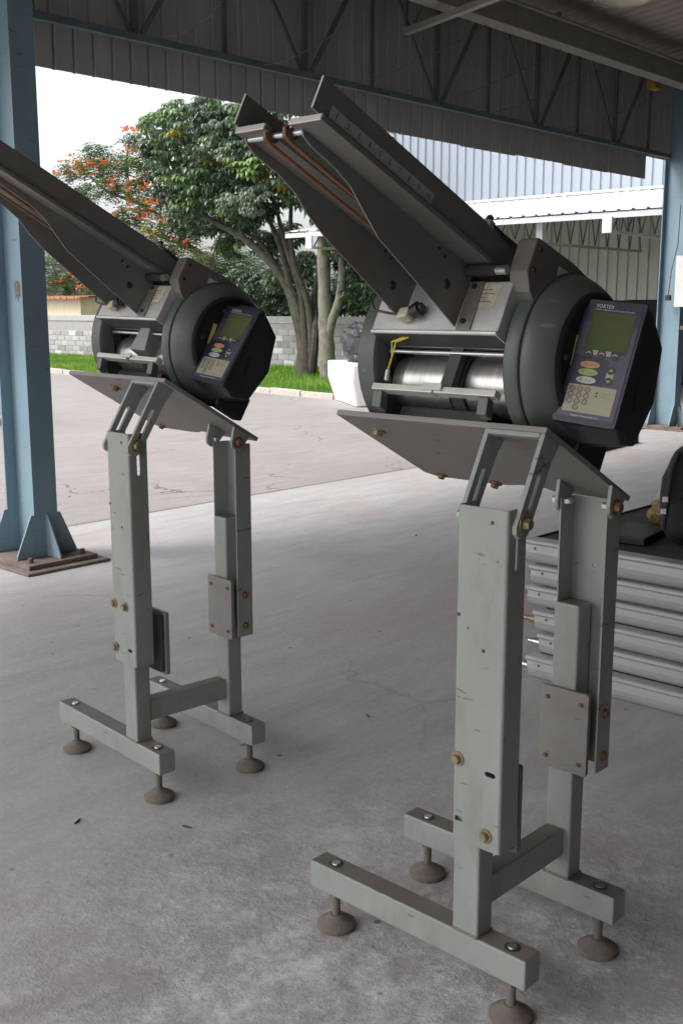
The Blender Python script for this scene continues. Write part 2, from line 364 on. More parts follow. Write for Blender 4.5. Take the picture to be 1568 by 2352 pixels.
M['cobweb'] = mat('dusty_wire', (.22,.20,.175), .8)
M['lamp'] = mat('enamel_lamp', (.62,.60,.50), .4)
M['ochre'] = mat('ochre_box', (.38,.24,.05), .6)

# ------------------------------------------------------------------ ground and yard
def sheet(name, x0, y0, x1, y1, z, m):
    return struct(raw(name, [(x0,y0,z),(x1,y0,z),(x1,y1,z),(x0,y1,z)], [(0,1,2,3)], m))
sheet('ground', -900, -900, 900, 900, -.06, M['dirt'])
sheet('yard', -30, 6.95, 60, 60, -.012, M['yard'])
struct(MB().box((-3.2, -10, -.055), (30, 6.86, 0)).build('floor', M['floor']))
struct(MB().box((-3.2, 6.862, -.055), (30, 6.945, -.009)).build('floor_joint', M['joint']))

def kx(y): return 14.45 + .105 * (y - 14)
# kerb stones and lawn
kr = struct(empty('kerb', (kx(11), 11, 0)))
ks = MB().box((-.07, -.46, -.03), (.07, .46, .10)).build('kerb_stone', M['kerb'], kr, .012)
ks.location = (0, 0, 0)
for i in range(1, 24):
    y = 11 + i * .94
    share(ks, 'kerb_stone', kr, (kx(y) - kx(11) + rnd.uniform(-.012, .012), y - 11, rnd.uniform(-.012, .012)), (rnd.uniform(-.01,.01), rnd.uniform(-.02,.02), -.105 + rnd.uniform(-.012,.012)))
ks.rotation_euler = (0, 0, -.105)
lawn_v = []; NY = 40
for i in range(NY):
    y = 10.5 + i * .6
    lawn_v += [(kx(y)+.05, y, .03), (17.2, y, .10 + .03*sin(i*.9)), (30, y, .12)]
struct(raw('lawn', lawn_v, [f for i in range(NY-1) for f in ((3*i, 3*i+1, 3*i+4, 3*i+3), (3*i+1, 3*i+2, 3*i+5, 3*i+4))], M['soil']))

def tinted(name, V, Fc, T, m, parent=None):
    o = raw(name, V, Fc, m, parent); a = o.data.attributes.new('tint', 'FLOAT', 'FACE'); a.data.foreach_set('value', T); return o
V = []; Fc = []; T = []
for i in range(42000):
    y = rnd.uniform(13, 32); x0 = kx(y) + .05; x = x0 + (19.4 - x0) * rnd.random() ** .8
    h = rnd.uniform(.05, .13) * (1.5 if x > 18.9 else 1); g = rnd.uniform(0, 2*pi); wd = rnd.uniform(.008, .016); n = len(V)
    zz = .03 + .07 * min(1, max(0, (x - x0) / max(.1, 17.2 - x0))); lx, ly = rnd.uniform(-.05,.05), rnd.uniform(-.05,.05)
    V += [(x - wd*cos(g), y - wd*sin(g), zz), (x + wd*cos(g), y + wd*sin(g), zz), (x + lx, y + ly, zz + h)]
    Fc.append((n, n+1, n+2)); T.append(min(1, max(0, rnd.gauss(.42, .22) + .18*sin(y*1.9+x) + .16*sin(x*3.1-y*.7))))
tag(tinted('grass', V, Fc, T, M['grass']), 'bright green grass strip along the block wall', 'grass', kind='stuff')

# block wall, each block a piece
WX = 19.45
bw = empty('block_wall', (WX, 24, 0)); tag(bw, 'grey concrete block boundary wall behind the lawn', 'wall')
MB().box((.012, -8.7, 0), (.14, 10.2, 1.24)).build('core', M['mortar'], bw)
cap_ = MB().box((-.012, -8.7, 1.245), (.155, 10.2, 1.42)).build('coping', BL[0], bw, .01)
protos = [MB().box((0, -.193, -.072), (.15, .193, .072)).build('block', m, bw, .006) for m in BL]
cnt = 0; used = set()
for row in range(8):
    z = .09 + row * .155
    for k in range(47):
        y = -8.5 + k * .40 + (.2 if row % 2 else 0)
        if y > 10: continue
        far = y > 0
        wts = (5, 3, 3.2 if (far and row > 3) else .4, 2 if row in (2, 4, 5) else .8, 2.5 if row < 2 else .6)
        i = rnd.choices(range(5), wts)[0]; loc = (rnd.uniform(-.006, .004), y, z)
        cnt += 1
        if cnt > 299: break
        if i not in used: used.add(i); protos[i].location = loc
        else: share(protos[i], 'block', bw, loc)

# ------------------------------------------------------------------ corrugated sheets
def profile(width, pitch, rib, h, phase=0):
    """trapezoid profile as (along, height)"""
    pts = [(0, 0)]; x = phase
    while x < width:
        if x > 0:
            pts += [(x, 0)]
        a = x + rib*.25; b_ = x + rib*.75; c = x + rib
        for q, hh in ((a, h), (b_, h), (c, 0)):
            if 0 < q < width: pts.append((q, hh))
        x += pitch
    pts.append((width, 0)); return pts
def sheet_mesh(prof, length, o, A, Nn, Ldir):
    """corrugated sheet: profile along A with relief along Nn, swept along Ldir by length"""
    o = Vector(o); A = Vector(A); Nn = Vector(Nn); Ld = Vector(Ldir); mb = MB(); t = .0015
    n = len(prof)
    for off in (0, t):
        for s_ in (0, length):
            for a, h in prof: mb.v.append(o + A*a + Nn*(h+off) + Ld*s_)
    for i in range(n-1):
        mb.f.append((i, i+1, n+i+1, n+i)); mb.f.append((2*n+i, 3*n+i, 3*n+i+1, 2*n+i+1))
        mb.f.append((i, 2*n+i, 2*n+i+1, i+1)); mb.f.append((n+i, n+i+1, 3*n+i+1, 3*n+i))
    mb.f.append((0, n, 3*n, 2*n)); mb.f.append((n-1, 3*n-1, 4*n-1, 2*n-1)[::-1])
    return mb
def clad_wall(parent, name, m, o, A, Nn, z0, z1, n, wd=.98, pitch=.245, rib=.08, h=.03, jitter=.004):
    base = sheet_mesh(profile(wd, pitch, rib, h, .03), z1 - z0, (0,0,0), A, Nn, (0,0,1)).build(name, m, parent)
    for i in range(n):
        loc = Vector(o) + Vector(A)*(wd-.002)*i + Vector(Nn)*rnd.uniform(0, jitter) + Vector((0, 0, z0 + rnd.uniform(-.012, .012)))
        if i == 0: base.location = loc
        else: share(base, name, parent, loc)

# ------------------------------------------------------------------ the shed that shelters the machines
shed = empty('open_shed', (13.0, 6.8, 0)); tag(shed, 'dark corrugated roof and high cladding of the open steel shed', 'shed')
def SH(p): return Vector(p) - Vector((13.0, 6.8, 0))
# hanging cladding: lower strip down to 3.22 m and the wall above the bottom rail
clad_wall(shed, 'cladding_sheet', M['clad'], SH((-2.58, 6.80, 0)), (1,0,0), (0,1,0), 3.22, 3.545, 16, .98, .1633, .030, .022)
clad_wall(shed, 'cladding_sheet', M['clad'], SH((-2.58, 6.84, 0)), (1,0,0), (0,1,0), 3.515, 5.2, 28, .98, .1633, .026, .014)
# roof sheets, rising away from the yard side
slope = Vector((0, -1, .10)).normalized(); RW = 1.14
rp = sheet_mesh(profile(RW, .19, .09, .035, .02), 17.6, (0,0,0), (1,0,0), (0, .0995, .995), slope).build('roof_sheet', M['roof'], shed)
for i in range(28):
    loc = SH((-2.98 + i*(RW-.002), 7.1, 4.56 + .002*(i % 2)))
    if i == 0: rp.location = loc
    else: share(rp, 'roof_sheet', shed, loc)
# unseen walls, put in to darken the shed: back, near side and far end
MB().box(SH((-2.15, -10.1, 0)), SH((29, -9.95, 6.1))).build('unseen_back_wall', M['wallback'], shed)
MB().box(SH((-2.15, -9.94, 0)), SH((-2.0, -1.0, 6.0))).build('unseen_end_wall', M['wallback'], shed)  # added to block side light from the open end
MB().box(SH((28.9, -9.94, 0)), SH((29.05, 5.5, 6.1))).build('unseen_end_wall', M['wallback'], shed)
# purlins
for k, y in enumerate((4.2, 2.2, .2, -1.8, -3.8, -5.8, -7.8)):
    MB().box(SH((-2.9, y-.04, 4.55 + .1*(7.1-y) - .16)), SH((28.8, y+.04, 4.55 + .1*(7.1-y) - .008))).build('purlin', M['galv'], shed)

# roof truss along the cladding
tr = empty('roof_truss', (9, 6.74, 0)); tag(tr, 'teal painted steel truss running along the hanging cladding', 'truss')
def TR(p): return Vector(p) - Vector((9, 6.74, 0))
MB().obox(TR((-2.6, 6.70, 3.525)), TR((13.5, 6.70, 3.525)), .06, .05).build('bottom_chord', M['teal2'], tr)
MB().obox(TR((-2.6, 6.70, 4.42)), TR((13.5, 6.70, 4.42)), .06, .06).build('top_chord', M['teal'], tr)
nodes_x = [1.7, 3.4, 5.1, 6.85, 8.65, 10.4, 12.1]
for i, x in enumerate(nodes_x):
    MB().obox(TR((x, 6.72, 3.55)), TR((x, 6.72, 4.39)), .05, .035, (0,1,0)).build('vertical', M['teal'], tr)
    MB().obox(TR((x+.87, 6.735, 3.55)), TR((x+.87, 6.735, 4.39)), .035, .025, (0,1,0)).build('vertical', M['teal'], tr)
    MB().obox(TR((x+.05, 6.69, 3.56)), TR((x+.60, 6.69, 4.38)), .035, .03, (0,1,0)).build('diagonal', M['teal'], tr)
    MB().obox(TR((x-.05, 6.70, 3.56)), TR((x-.62, 6.70, 4.38)), .03, .025, (0,1,0)).build('diagonal', M['teal'], tr)
# big gutter beam below the roof, with a lip
gb = empty('gutter_beam', (10, 6.2, 4.2)); tag(gb, 'long dusty steel beam hanging under the shed roof', 'beam')
MB().box((-12.8, -.02, .03), (3.05, 0, .23)).build('web', M['galv'], gb, .003)
MB().box((-12.8, 0.001, .03), (3.05, .16, .045)).build('bottom_flange', M['galv'], gb, .003)
MB().box((-12.8, -.07, .231), (3.05, -.0, .25)).build('lip', M['galv'], gb, .003)
for x in (-9, -4, 0, 2.8): MB().box((x, .02, .046), (x+.03, .10, .33)).build('hanger', M['galv'], gb)
# short cross truss reaching from the cladding into the shed
ct = empty('cross_truss', (8.1, 6.66, 3.9)); tag(ct, 'short pale steel strut truss projecting from the cladding towards the roof beam', 'truss')
p0 = Vector((0, 0, .18)); p1 = Vector((0, -2.2, .44))
MB().obox(p0, p1, .07, .05).build('bottom_chord', M['galv'], ct); MB().obox(p0 + Vector((0,0,.06)), p0 + Vector((0,0,.62)), .03, .03, (0,1,0)).build('vertical', M['teal'], ct)
MB().obox(p0 + Vector((0,-.1,.06)), p0 + Vector((0,-.45,.62)), .025, .025).build('diagonal', M['teal'], ct); MB().obox(p0 + Vector((0,-.5,.62)), p0 + Vector((0,-.9,.14)), .025, .025).build('diagonal', M['teal'], ct)
# pendant lamp rim
la = empty('pendant_lamp', at(1430, 2, 'z', 4.45)); tag(la, 'round cream enamel lamp hanging under the shed roof', 'lamp')
MB().lathe([(0,.26),(.02,.27),(.10,.2),(.17,.08),(.19,.05)], (0,0,0), (0,0,1), 32, False).build('shade', M['lamp'], la, 0, True)
MB().lathe([(.0,.05),(.26,.03)], (0,0,.02), (0,0,1), 12).build('stem', M['galv'], la)
# ochre junction box at the end of the cladding
ob = MB().box((-.08,-.06,-.11), (.08,.06,.11)).build('junction_box', M['ochre'], None, .01); ob.location = (12.7, 6.55, 4.32)
tag(ob, 'small ochre box fixed under the end of the roof beam', 'box')
# thin dusty wires strung below the roof
for i, (a, b_) in enumerate((((385,84),(512,2)),((605,150),(784,62)),((806,198),(1130,48)),((1010,232),(1306,102)),((1286,300),(1520,212)),((1120,262),(1380,150)))):
    p = at(*a, 'y', 6.64); q = at(*b_, 'y', 6.30); mid = (p+q)/2 - Vector((0,0,.05))
    o = MB().tube([p, (p+mid)/2 - Vector((0,0,.02)), mid, (q+mid)/2 - Vector((0,0,.02)), q], .0045, 5).build('strung_wire', M['cobweb'])
    tag(o, 'thin dusty wire strung in front of the dark cladding', 'wire', 'wires below the shed roof')

# ------------------------------------------------------------------ blue columns
def column(x, y, label, h=4.5):
    c = empty('blue_column', (x, y, 0)); tag(c, label, 'column', None)
    fx, fy, t = .085, .165, .014
    MB().box((-fx, -fy, .05), (fx, -fy+t, h)).build('flange', M['blue'], c, .002)
    MB().box((-fx, fy-t, .05), (fx, fy, h)).build('flange', M['blue'], c, .002)
    MB().box((-.006, -fy+t+.001, .05), (.006, fy-t-.001, h)).build('web', M['blue'], c)
    for sy in (-1, 1):
        for sx in (-1, 1):
            MB().plate([(0,0),(.13,0),(.13,.02),(.02,.27),(0,.27)], [], (sx*(fx+.001), sy*(fy-t/2)-.006, .05), (sx,0,0), (0,0,1), (0,1,0), .012).build('gusset', M['blue'], c, .0015)
        MB().plate([(0,0),(.15,0),(.15,.02),(.02,.27),(0,.27)], [], (-.006, sy*(fy+.001), .05), (0,sy,0), (0,0,1), (1,0,0), .012).build('gusset', M['blue'], c, .0015)
    MB().box((-.25, -.35, .02), (.25, .35, .048)).build('base_plate', M['basegrout'], c, .003)
    MB().box((-.30, -.42, -.0), (.30, .42, .0195)).build('grout_bed', M['basegrout'], c, .006)
    for px in (-.19, .19):
        for py in (-.27, .27): 
            MB().bolt((px, py, .0485), (0,0,1), .016, .03).build('anchor_bolt', M['rust'], c)
    return c
cl = column(3.70, 6.12, 'blue steel H-column with triangular base gussets, a feeder chute reaching in front of it')
MB().plate([(-.03,-.05),(-.02,-.03),(-.004,-.075),(.006,-.03),(.022,-.06),(.03,-.01),(.034,.03),(.02,.05),(-.012,.055),(-.034,.03)], [], (-.0075, .02, 1.72), (0,1,0), (0,0,1), (-1,0,0), .001).build('rust_patch', M['basegrout'], cl)
cr_ = column(13.83, 6.72, 'blue steel H-column with a white board hung on it, near the pale cladding')
sg = MB().box((-.012, -.21, -.33), (.0, .21, .33)).build('hung_board', M['sign'], None, .002); sg.location = (13.72, 6.42, 1.96)
tag(sg, 'plain white board hanging on the blue column', 'board')
cw = MB().tube([at(1562,470,'x',13.70), at(1556,560,'x',13.71), at(1541,620,'x',13.70), at(1533,680,'x',13.70)], .006, 6).build('cable', M['black']); 
cwp = MB().box((-.03,-.03,-.035), (.03,.03,.035)).build('plug', M['black'], cw); cwp.location = at(1533, 684, 'x', 13.70)
tag(cw, 'thin black cable with a plug dangling on the blue column', 'cable')
rb_ = MB().obox((13.60, 6.46, 1.36), (13.60, 5.6, 1.36), .05, .05).build('red_bar', M['rust']); tag(rb_, 'rusty red bar fixed across the column near the white board', 'bar')

# ------------------------------------------------------------------ neighbouring building with lean-to
nb = empty('neighbour_building', (22, 12, 0)); tag(nb, 'pale corrugated industrial building behind the yard', 'building')
def NB(p): return Vector(p) - Vector((22, 12, 0))
clad_wall(nb, 'upper_sheet', M['whitewall'], NB((22.0, 3.9, 0)), (0,1,0), (-1,0,0), 3.95, 8.2, 16, .98, .245, .05, .045)
clad_wall(nb, 'lower_sheet', M['beigewall'], NB((22.03, 3.9, 0)), (0,1,0), (-1,0,0), 1.80, 4.1, 16, .98, .245, .05, .045)
MB().box(NB((22.1, -8, 0)), NB((34, 19.5, 8.2))).build('body', M['darkvoid'], nb)  # near-black colour stands in for the shade of the opening below the sheets
MB().box(NB((21.95, 3.9, 4.11)), NB((22.0, 19.5, 4.17))).build('flashing', M['trim'], nb)
# lean-to roof
lt = empty('lean_to', (16, 12, 0)); tag(lt, 'white sheet lean-to roof carried on light trusses along the pale building', 'canopy')
def LT(p): return Vector(p) - Vector((16, 12, 0))
sv = (Vector((22.0, 0, 4.08)) - Vector((16, 0, 3.14))); sl = sv.length; sv.normalize(); sn = Vector((-sv.z, 0, sv.x))
base = sheet_mesh(profile(1.02, .255, .07, .024, .04), sl - .06, (0,0,0), (0,1,0), sn, sv).build('roof_sheet', M['whiteroof'], lt)
for i in range(12):
    loc = LT((16, 4.1 + i*1.018, 3.14 + .003*(i % 2)))
    if i == 0: base.location = loc
    else: share(base, 'roof_sheet', lt, loc)
MB().box(LT((16.02, 4.1, 3.03)), LT((16.06, 16.3, 3.12))).build('eave_beam', M['trim'], lt)
for y in (15.55, 11.4, 8.9, 5.5):
    MB().box(LT((15.97, y-.05, 2.80)), LT((16.01, y+.12, 3.05))).build('end_plate', M['trim'], lt)
    MB().obox(LT((16.02, y, 2.82)), LT((21.9, y, 2.82)), .05, .05).build('bottom_chord', M['trim'], lt)
    for k in range(12):
        x = 16.1 + k*.48; zt = 3.10 + (x-16)*.155; z2 = 3.10 + (x+.48-16)*.155
        MB().obox(LT((x, y, 2.85)), LT((x+.24, y, (zt+z2)/2)), .02, .02).build('lacing', M['teal'], lt)
        MB().obox(LT((x+.24, y, (zt+z2)/2)), LT((x+.48, y, 2.85)), .02, .02).build('lacing', M['teal'], lt)
for y in (4.3, 10.4): MB().box(LT((16.3, y-.06, 0)), LT((16.42, y+.06, 3.1))).build('post', M['trim'], lt)

# hut behind the block wall
hut = empty('plaster_hut', (24, 38, 0)); tag(hut, 'stained cream plaster hut with red tile eave behind the block wall', 'hut')
MB().box((0, -2.5, 0), (4, 6, 2.05)).build('wall', M['hutwall'], hut)
tp = MB().lathe([(0,.05),(.42,.045)], (0,0,0), (1,0,0.06), 10).build('tile', M['tile'], hut, 0, True); tp.location = (-.35, -2.9, 2.03)
for i in range(1, 86): share(tp, 'tile', hut, (-.35 + rnd.uniform(-.03,.03), -2.9 + i*.105, 2.03 + rnd.uniform(-.012,.012)))
MB().hull([(-.2,-2.8,2.08),(-.2,6.1,2.08),(4.2,-2.8,2.1),(4.2,6.1,2.1),(2,-2.8,2.14),(2,6.1,2.14)]).build('roof', M['tile'], hut)

# white tub with black polythene, by the kerb
wb = MB().hull([(-.30,-.75,0),(.34,-.75,0),(.34,.75,0),(-.30,.75,0),(-.42,-.8,.40),(.42,-.8,.40),(.42,.8,.40),(-.42,.8,.40),(-.42,-.8,.66),(.42,-.8,.66),(.42,.8,.66),(-.42,.8,.66)]).build('white_tub', M['whiteplastic'], None, .06, True, 5)
wb.location = (14.17, 12.5, -.012); wb.rotation_euler = (0,0,-.6); wb.scale = (1.1,1.1,1.08); tag(wb, 'white moulded tub standing in the yard near the kerb', 'tub')
bm = bmesh.new(); bmesh.ops.create_icosphere(bm, subdivisions=4, radius=1)
for v in bm.verts:
    c = v.co; g = sin(c.x*9+c.z*4)*.05 + sin(c.y*13-c.z*7)*.05 + sin(c.z*17+c.x*5)*.03
    c *= 1 + g; v.co = Vector((c.x*.30, c.y*.62, max(c.z, -.75)*.30 + (.16 if c.z > 0 else 0)))
me = bpy.data.meshes.new('plastic_cover'); bm.to_mesh(me); bm.free(); me.materials.append(M['bag'])
pb = bpy.data.objects.new('plastic_cover', me); COL.objects.link(pb); pb.location = (14.14, 12.54, .915); pb.rotation_euler = (0,0,-.6)
tag(pb, 'crumpled black polythene heaped on the white tub', 'plastic sheet')
wl = empty('white_skip', (8.05, 14.4, -.012)); tag(wl, 'white painted trough standing in the yard beyond the blue column', 'trough')
MB().hull([(-1.9,-.35,.12),(.15,-.35,.12),(.15,.45,.12),(-1.9,.45,.12),(-2,-.42,.75),(.19,-.42,.75),(.19,.5,.75),(-2,.5,.75)]).build('body', M['whiteplastic'], wl, .03)
for x in (-1.7, -.05): MB().box((x-.06,-.25,0), (x+.06,.35,.119)).build('skid', M['wood'], wl)

# dark timber lying on the floor behind the big machine
pk = MB().obox(at(1340, 1036, 'z', .045), at(1458, 1008, 'z', .045), .09, .09).build('timber', M['wood'], None, .004); tag(pk, 'dark timber lying on the concrete behind the feeder machine with the number tape', 'timber')

# ------------------------------------------------------------------ trees
class Foliage:
    def __init__(s): s.V = []; s.F = []; s.T = []
    def palmate(s, c, size, tint, nl, droop):
        a0 = rnd.uniform(0, 2*pi); tx, ty = rnd.uniform(-.35,.35), rnd.uniform(-.35,.35)
        for i in range(nl):
            a = a0 + 2*pi*i/nl + rnd.uniform(-.12,.12); L = size*rnd.uniform(.8,1.1); wd = L*.19
            dr = droop + rnd.uniform(-.2,.25) + tx*cos(a) + ty*sin(a)
            h = Vector((cos(a), sin(a), 0)); sd_ = Vector((-sin(a), cos(a), 0))
            d1 = (h*cos(dr*.55) - Vector((0,0,1))*sin(dr*.55)); d2 = (h*cos(dr) - Vector((0,0,1))*sin(dr))
            b = c + d1*L*.12; m = c + d1*L*.62; t = m + d2*L*.45; n = len(s.V)
            lift = Vector((0,0,wd*.25))
            s.V += [tuple(b), tuple(m + sd_*wd + lift), tuple(t), tuple(m - sd_*wd + lift), tuple(m)]
            s.F += [(n,n+4,n+1),(n+4,n+2,n+1),(n,n+3,n+4),(n+4,n+3,n+2)]
            s.T += [tint]*4
    def sprig(s, c, size, tint, nl):
        """pinnate sprig: leaflets in pairs along a short drooping stalk"""
        a = rnd.uniform(0, 2*pi); e = rnd.uniform(-.7,.35); d = Vector((cos(a)*cos(e), sin(a)*cos(e), sin(e)))
        sd_ = d.cross(Vector((0,0,1))).normalized(); u = sd_.cross(d)
        for i in range(nl):
            t = i/max(1, nl-1); p = c + d*size*t - Vector((0,0,1))*size*.25*t*t
            for sg_ in (-1, 1):
                L = size*.38*rnd.uniform(.75,1.1); o = (sd_*sg_ + d*.5 + u*rnd.uniform(-.5,.2)).normalized(); wv = d.cross(o).normalized().cross(o)*L*.24
                n = len(s.V); s.V += [tuple(p), tuple(p + o*L*.5 + wv), tuple(p + o*L), tuple(p + o*L*.5 - wv)]; s.F.append((n,n+1,n+2,n+3)); s.T.append(min(1, max(0, tint + rnd.uniform(-.12,.12))))
    def blob(s, c, r, k=9):
        for i in range(k):
            d = Vector((rnd.gauss(0,1), rnd.gauss(0,1), rnd.uniform(-.2,1.2))).normalized(); q = d.cross(Vector((rnd.gauss(0,1),rnd.gauss(0,1),rnd.gauss(0,1)))).normalized(); e = d.cross(q)
            p = c + d*r*.5*rnd.random(); n = len(s.V); R_ = r*rnd.uniform(.5,.95)
            s.V += [tuple(p), tuple(p+d*R_*.6+q*R_*.42), tuple(p+d*R_), tuple(p+d*R_*.6-q*R_*.42)]; s.F.append((n,n+1,n+2,n+3)); s.T.append(rnd.random())
    def build(s, name, m, parent): 
        o = tinted(name, s.V, s.F, s.T, m, parent)
        return o
def in_clump(c, r, flat=.8):
    while True:
        d = Vector((rnd.uniform(-1,1), rnd.uniform(-1,1), rnd.uniform(-1,1)))
        if .15 < d.length < 1: break
    d = d.normalized() * d.length ** .45
    return c + Vector((d.x*r, d.y*r, d.z*r*flat)), d
def limb(mb, pts, r0, r1, n=9, wob=.03):
    """smooth tapered limb through points"""
    P = [Vector(p) for p in pts]; out = []; rs = []
    m = len(P)
    for i in range(m-1):
        p0 = P[max(i-1,0)]; p1 = P[i]; p2 = P[i+1]; p3 = P[min(i+2,m-1)]
        for k in range(5):
            t = k/5; q = .5*((2*p1) + (p2-p0)*t + (2*p0-5*p1+4*p2-p3)*t*t + (3*p1-p0-3*p2+p3)*t**3)
            out.append(q + Vector((rnd.uniform(-wob,wob),)*3)*r0*2)
    out.append(P[-1]); L = len(out)
    rs = [r0 + (r1-r0)*(i/(L-1))**.8 for i in range(L)]; rs = [r*rnd.uniform(.93,1.07) for r in rs]
    mb.tube(out, rs, n)
    return out

def PX(x): return lambda a: at(a[0], a[1], 'x', x + (a[2] if len(a) > 2 else 0))
# 1. multi-stemmed umbrella tree in the lawn
TX = 17.6
P_ = PX(TX)
base_u = at(702, 866, 'z', .08)
P_ = PX(base_u.x); BX = base_u.x
t1 = empty('umbrella_tree', base_u); tag(t1, 'big multi-stemmed tree with drooping hand-shaped leaves and mossy foot', 'tree')
mb = MB(Matrix.Translation(-base_u))
stems = [([(702,880),(697,800),(680,700),(630,615),(555,545),(470,495),(420,430)], .17, .04),
         ([(698,860),(690,780),(672,690),(645,570),(605,480),(560,400)], .13, .035),
         ([(708,850),(700,770),(690,670),(655,560),(632,470),(600,350)], .12, .03),
         ([(712,860),(716,780),(705,690),(672,590),(668,480),(680,380)], .12, .03),
         ([(716,850),(725,760),(722,690,.3),(735,590,.3),(740,480,.3)], .12, .035),
         ([(690,780),(650,640,.4),(600,560,.5),(545,520,.6),(500,470,.6)], .08, .025),
         ([(560,545),(520,450,-.4),(470,350,-.5)], .06, .02), ([(605,480),(540,400,-.5),(430,320,-.8)], .05, .02),
         ([(632,470),(590,380),(500,290)], .05, .02), ([(668,480),(640,380,-.3),(600,300,-.5)], .05, .02), ([(420,430),(390,370),(370,300)], .04, .015)]
for pts, r0, r1 in stems: limb(mb, [P_(p) for p in pts], r0, r1)
mb.lathe([(0,.34),(.10,.30),(.3,.24),(.6,.2),(.9,.17)], base_u - Vector((0,0,.08)), (0,0,1), 14)
mb.build('trunk', M['bark'], t1, 0, True)
fo = Foliage(); sil = Foliage()
clumps = [(375,285,52),(440,275,55),(520,285,58),(600,300,48),(350,335,36),(410,350,62),(490,355,70),(570,370,60),(640,390,50),(400,425,44),(460,425,62),(540,440,62),(610,455,50),(420,485,42),(480,500,48),(560,520,46),(690,430,40),(665,540,42),(520,570,34),(610,560,42),(700,600,38),(640,640,32),(745,480,40),(560,470,50),(450,390,55),(530,320,50),(480,250,45),(560,260,45),(625,270,40),(400,250,30)]
PXM = F_PX / (base_u - Vector((0,0,EYE))).dot(FW)
for (vx, vy, rr) in clumps:
    for dx in ((-.7, .5) if vy < 500 else (.9, 1.6)):
        r = rr / PXM * rnd.uniform(.85,1.05); c = at(vx + rnd.uniform(-10,10), vy + rnd.uniform(-8,8), 'x', BX + dx + rnd.uniform(-.4,.4))
        ct_ = rnd.gauss(.5,.16)
        for i in range(int(30 * (rr/50)**2) + 10):
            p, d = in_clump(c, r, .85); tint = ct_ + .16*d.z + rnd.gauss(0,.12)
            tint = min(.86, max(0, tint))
            if rnd.random() < .022: tint = rnd.uniform(.93, 1)
            elif rnd.random() < .05: tint = rnd.uniform(.86,.93)
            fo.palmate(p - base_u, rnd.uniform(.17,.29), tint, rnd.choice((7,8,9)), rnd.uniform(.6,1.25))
for (vx, vy, rr) in ((560,375,16),(590,365,14),(575,390,14)):       # fresh green rosettes
    for i in range(9):
        p, d = in_clump(at(vx,vy,'x',BX-1.5), rr/PXM, .7); fo.palmate(p - base_u, .26, rnd.uniform(.86,.92), 9, .7)
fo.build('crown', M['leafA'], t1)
for (vx, vy, rr) in ((560,450,34),(525,465,28),(595,440,28),(575,475,26),(520,350,24),(545,335,24),(490,285,20)):
    for i in range(46):
        p, d = in_clump(at(vx,vy,'x',BX-1.35), rr/PXM, .6); sil.palmate(p - base_u, rnd.uniform(.10,.16), rnd.random(), 6, rnd.uniform(.8,1.3))
sil.build('pale_foliage', M['leafC'], t1)

# 2. tree with two pale forked trunks
base2 = at(752, 874, 'z', .08); P2 = PX(base2.x)
t2 = empty('pale_trunk_tree', base2); tag(t2, 'tree with a pale lichen-covered forked trunk beside the mossy tree', 'tree')
mb = MB(Matrix.Translation(-base2))
limb(mb, [P2(p) for p in ((753,890),(750,800),(746,700),(743,600),(738,480),(730,330))], .19, .11, 12)
limb(mb, [P2(p) for p in ((752,790),(760,745),(778,690),(786,620),(782,540),(780,420))], .11, .08, 10)
limb(mb, [P2(p) for p in ((780,590),(765,560),(757,520))], .06, .04, 8)
mb.build('trunk', M['bark2'], t2, 0, True)
fo = Foliage()
for (vx, vy, rr) in ((730,330,60),(780,300,60),(850,330,55),(820,420,50),(700,270,50),(800,560,36),(830,600,34),(815,650,34),(845,670,28)):
    for i in range(int(40*(rr/50)**2)+12):
        p, d = in_clump(at(vx,vy,'x',base2.x + rnd.uniform(-.3,1.2)), rr/PXM, .9); fo.palmate(p - base2, rnd.uniform(.18,.28), min(.9, max(0, rnd.gauss(.4,.22))), 8, rnd.uniform(.5,1.1))
for (vx, vy, rr) in ((757,545,14),(752,575,10)):
    for i in range(22):
        p, d = in_clump(at(vx,vy,'x',base2.x-.25), rr/PXM, 1); fo.palmate(p - base2, .10, rnd.uniform(.86,.93), 7, .8)
fo.build('crown', M['leafA'], t2)

# 3. flame trees behind the wall
def flame_tree(x, trunk, limbs, clumps, flowers, label, dens=2.4, size=(.36,.56)):
    b = at(trunk[0], trunk[1], 'x', x); b.z = .1
    t = empty('flame_tree', b); tag(t, label, 'tree')
    mb = MB(Matrix.Translation(-b)); Pq = PX(x); pxm = F_PX / (b - Vector((0,0,EYE))).dot(FW)
    limb(mb, [b - Vector((0,0,.1))] + [Pq(p) for p in limbs[0]], .32, .10, 10)
    for l in limbs[1:]: limb(mb, [Pq(p) for p in l], .10, .03, 7)
    mb.build('trunk', M['barkdark'], t, 0, True)
    fo = Foliage(); fl = Foliage()
    for (vx, vy, rr) in clumps:
        for dx in (-.8, .8):
            c = at(vx + rnd.uniform(-8,8), vy + rnd.uniform(-6,6), 'x', x + dx); ct_ = rnd.gauss(.45,.18)
            for i in range(int(dens*34*(rr/40)**2)+6):
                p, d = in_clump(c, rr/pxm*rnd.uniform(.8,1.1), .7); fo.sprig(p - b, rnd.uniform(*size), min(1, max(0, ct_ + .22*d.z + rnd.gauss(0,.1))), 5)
    for (vx, vy, rr, k) in flowers:
        for i in range(int(k*.75)):
            p = at(vx + rnd.gauss(0, rr*.75), vy + rnd.gauss(0, rr*.28), 'x', x - .8 + rnd.uniform(-.8,.4)); fl.blob(p - b, rnd.uniform(.11,.22), 10)
    fo.build('crown', M['leafB'], t); fl.build('blossom', M['flower'], t)
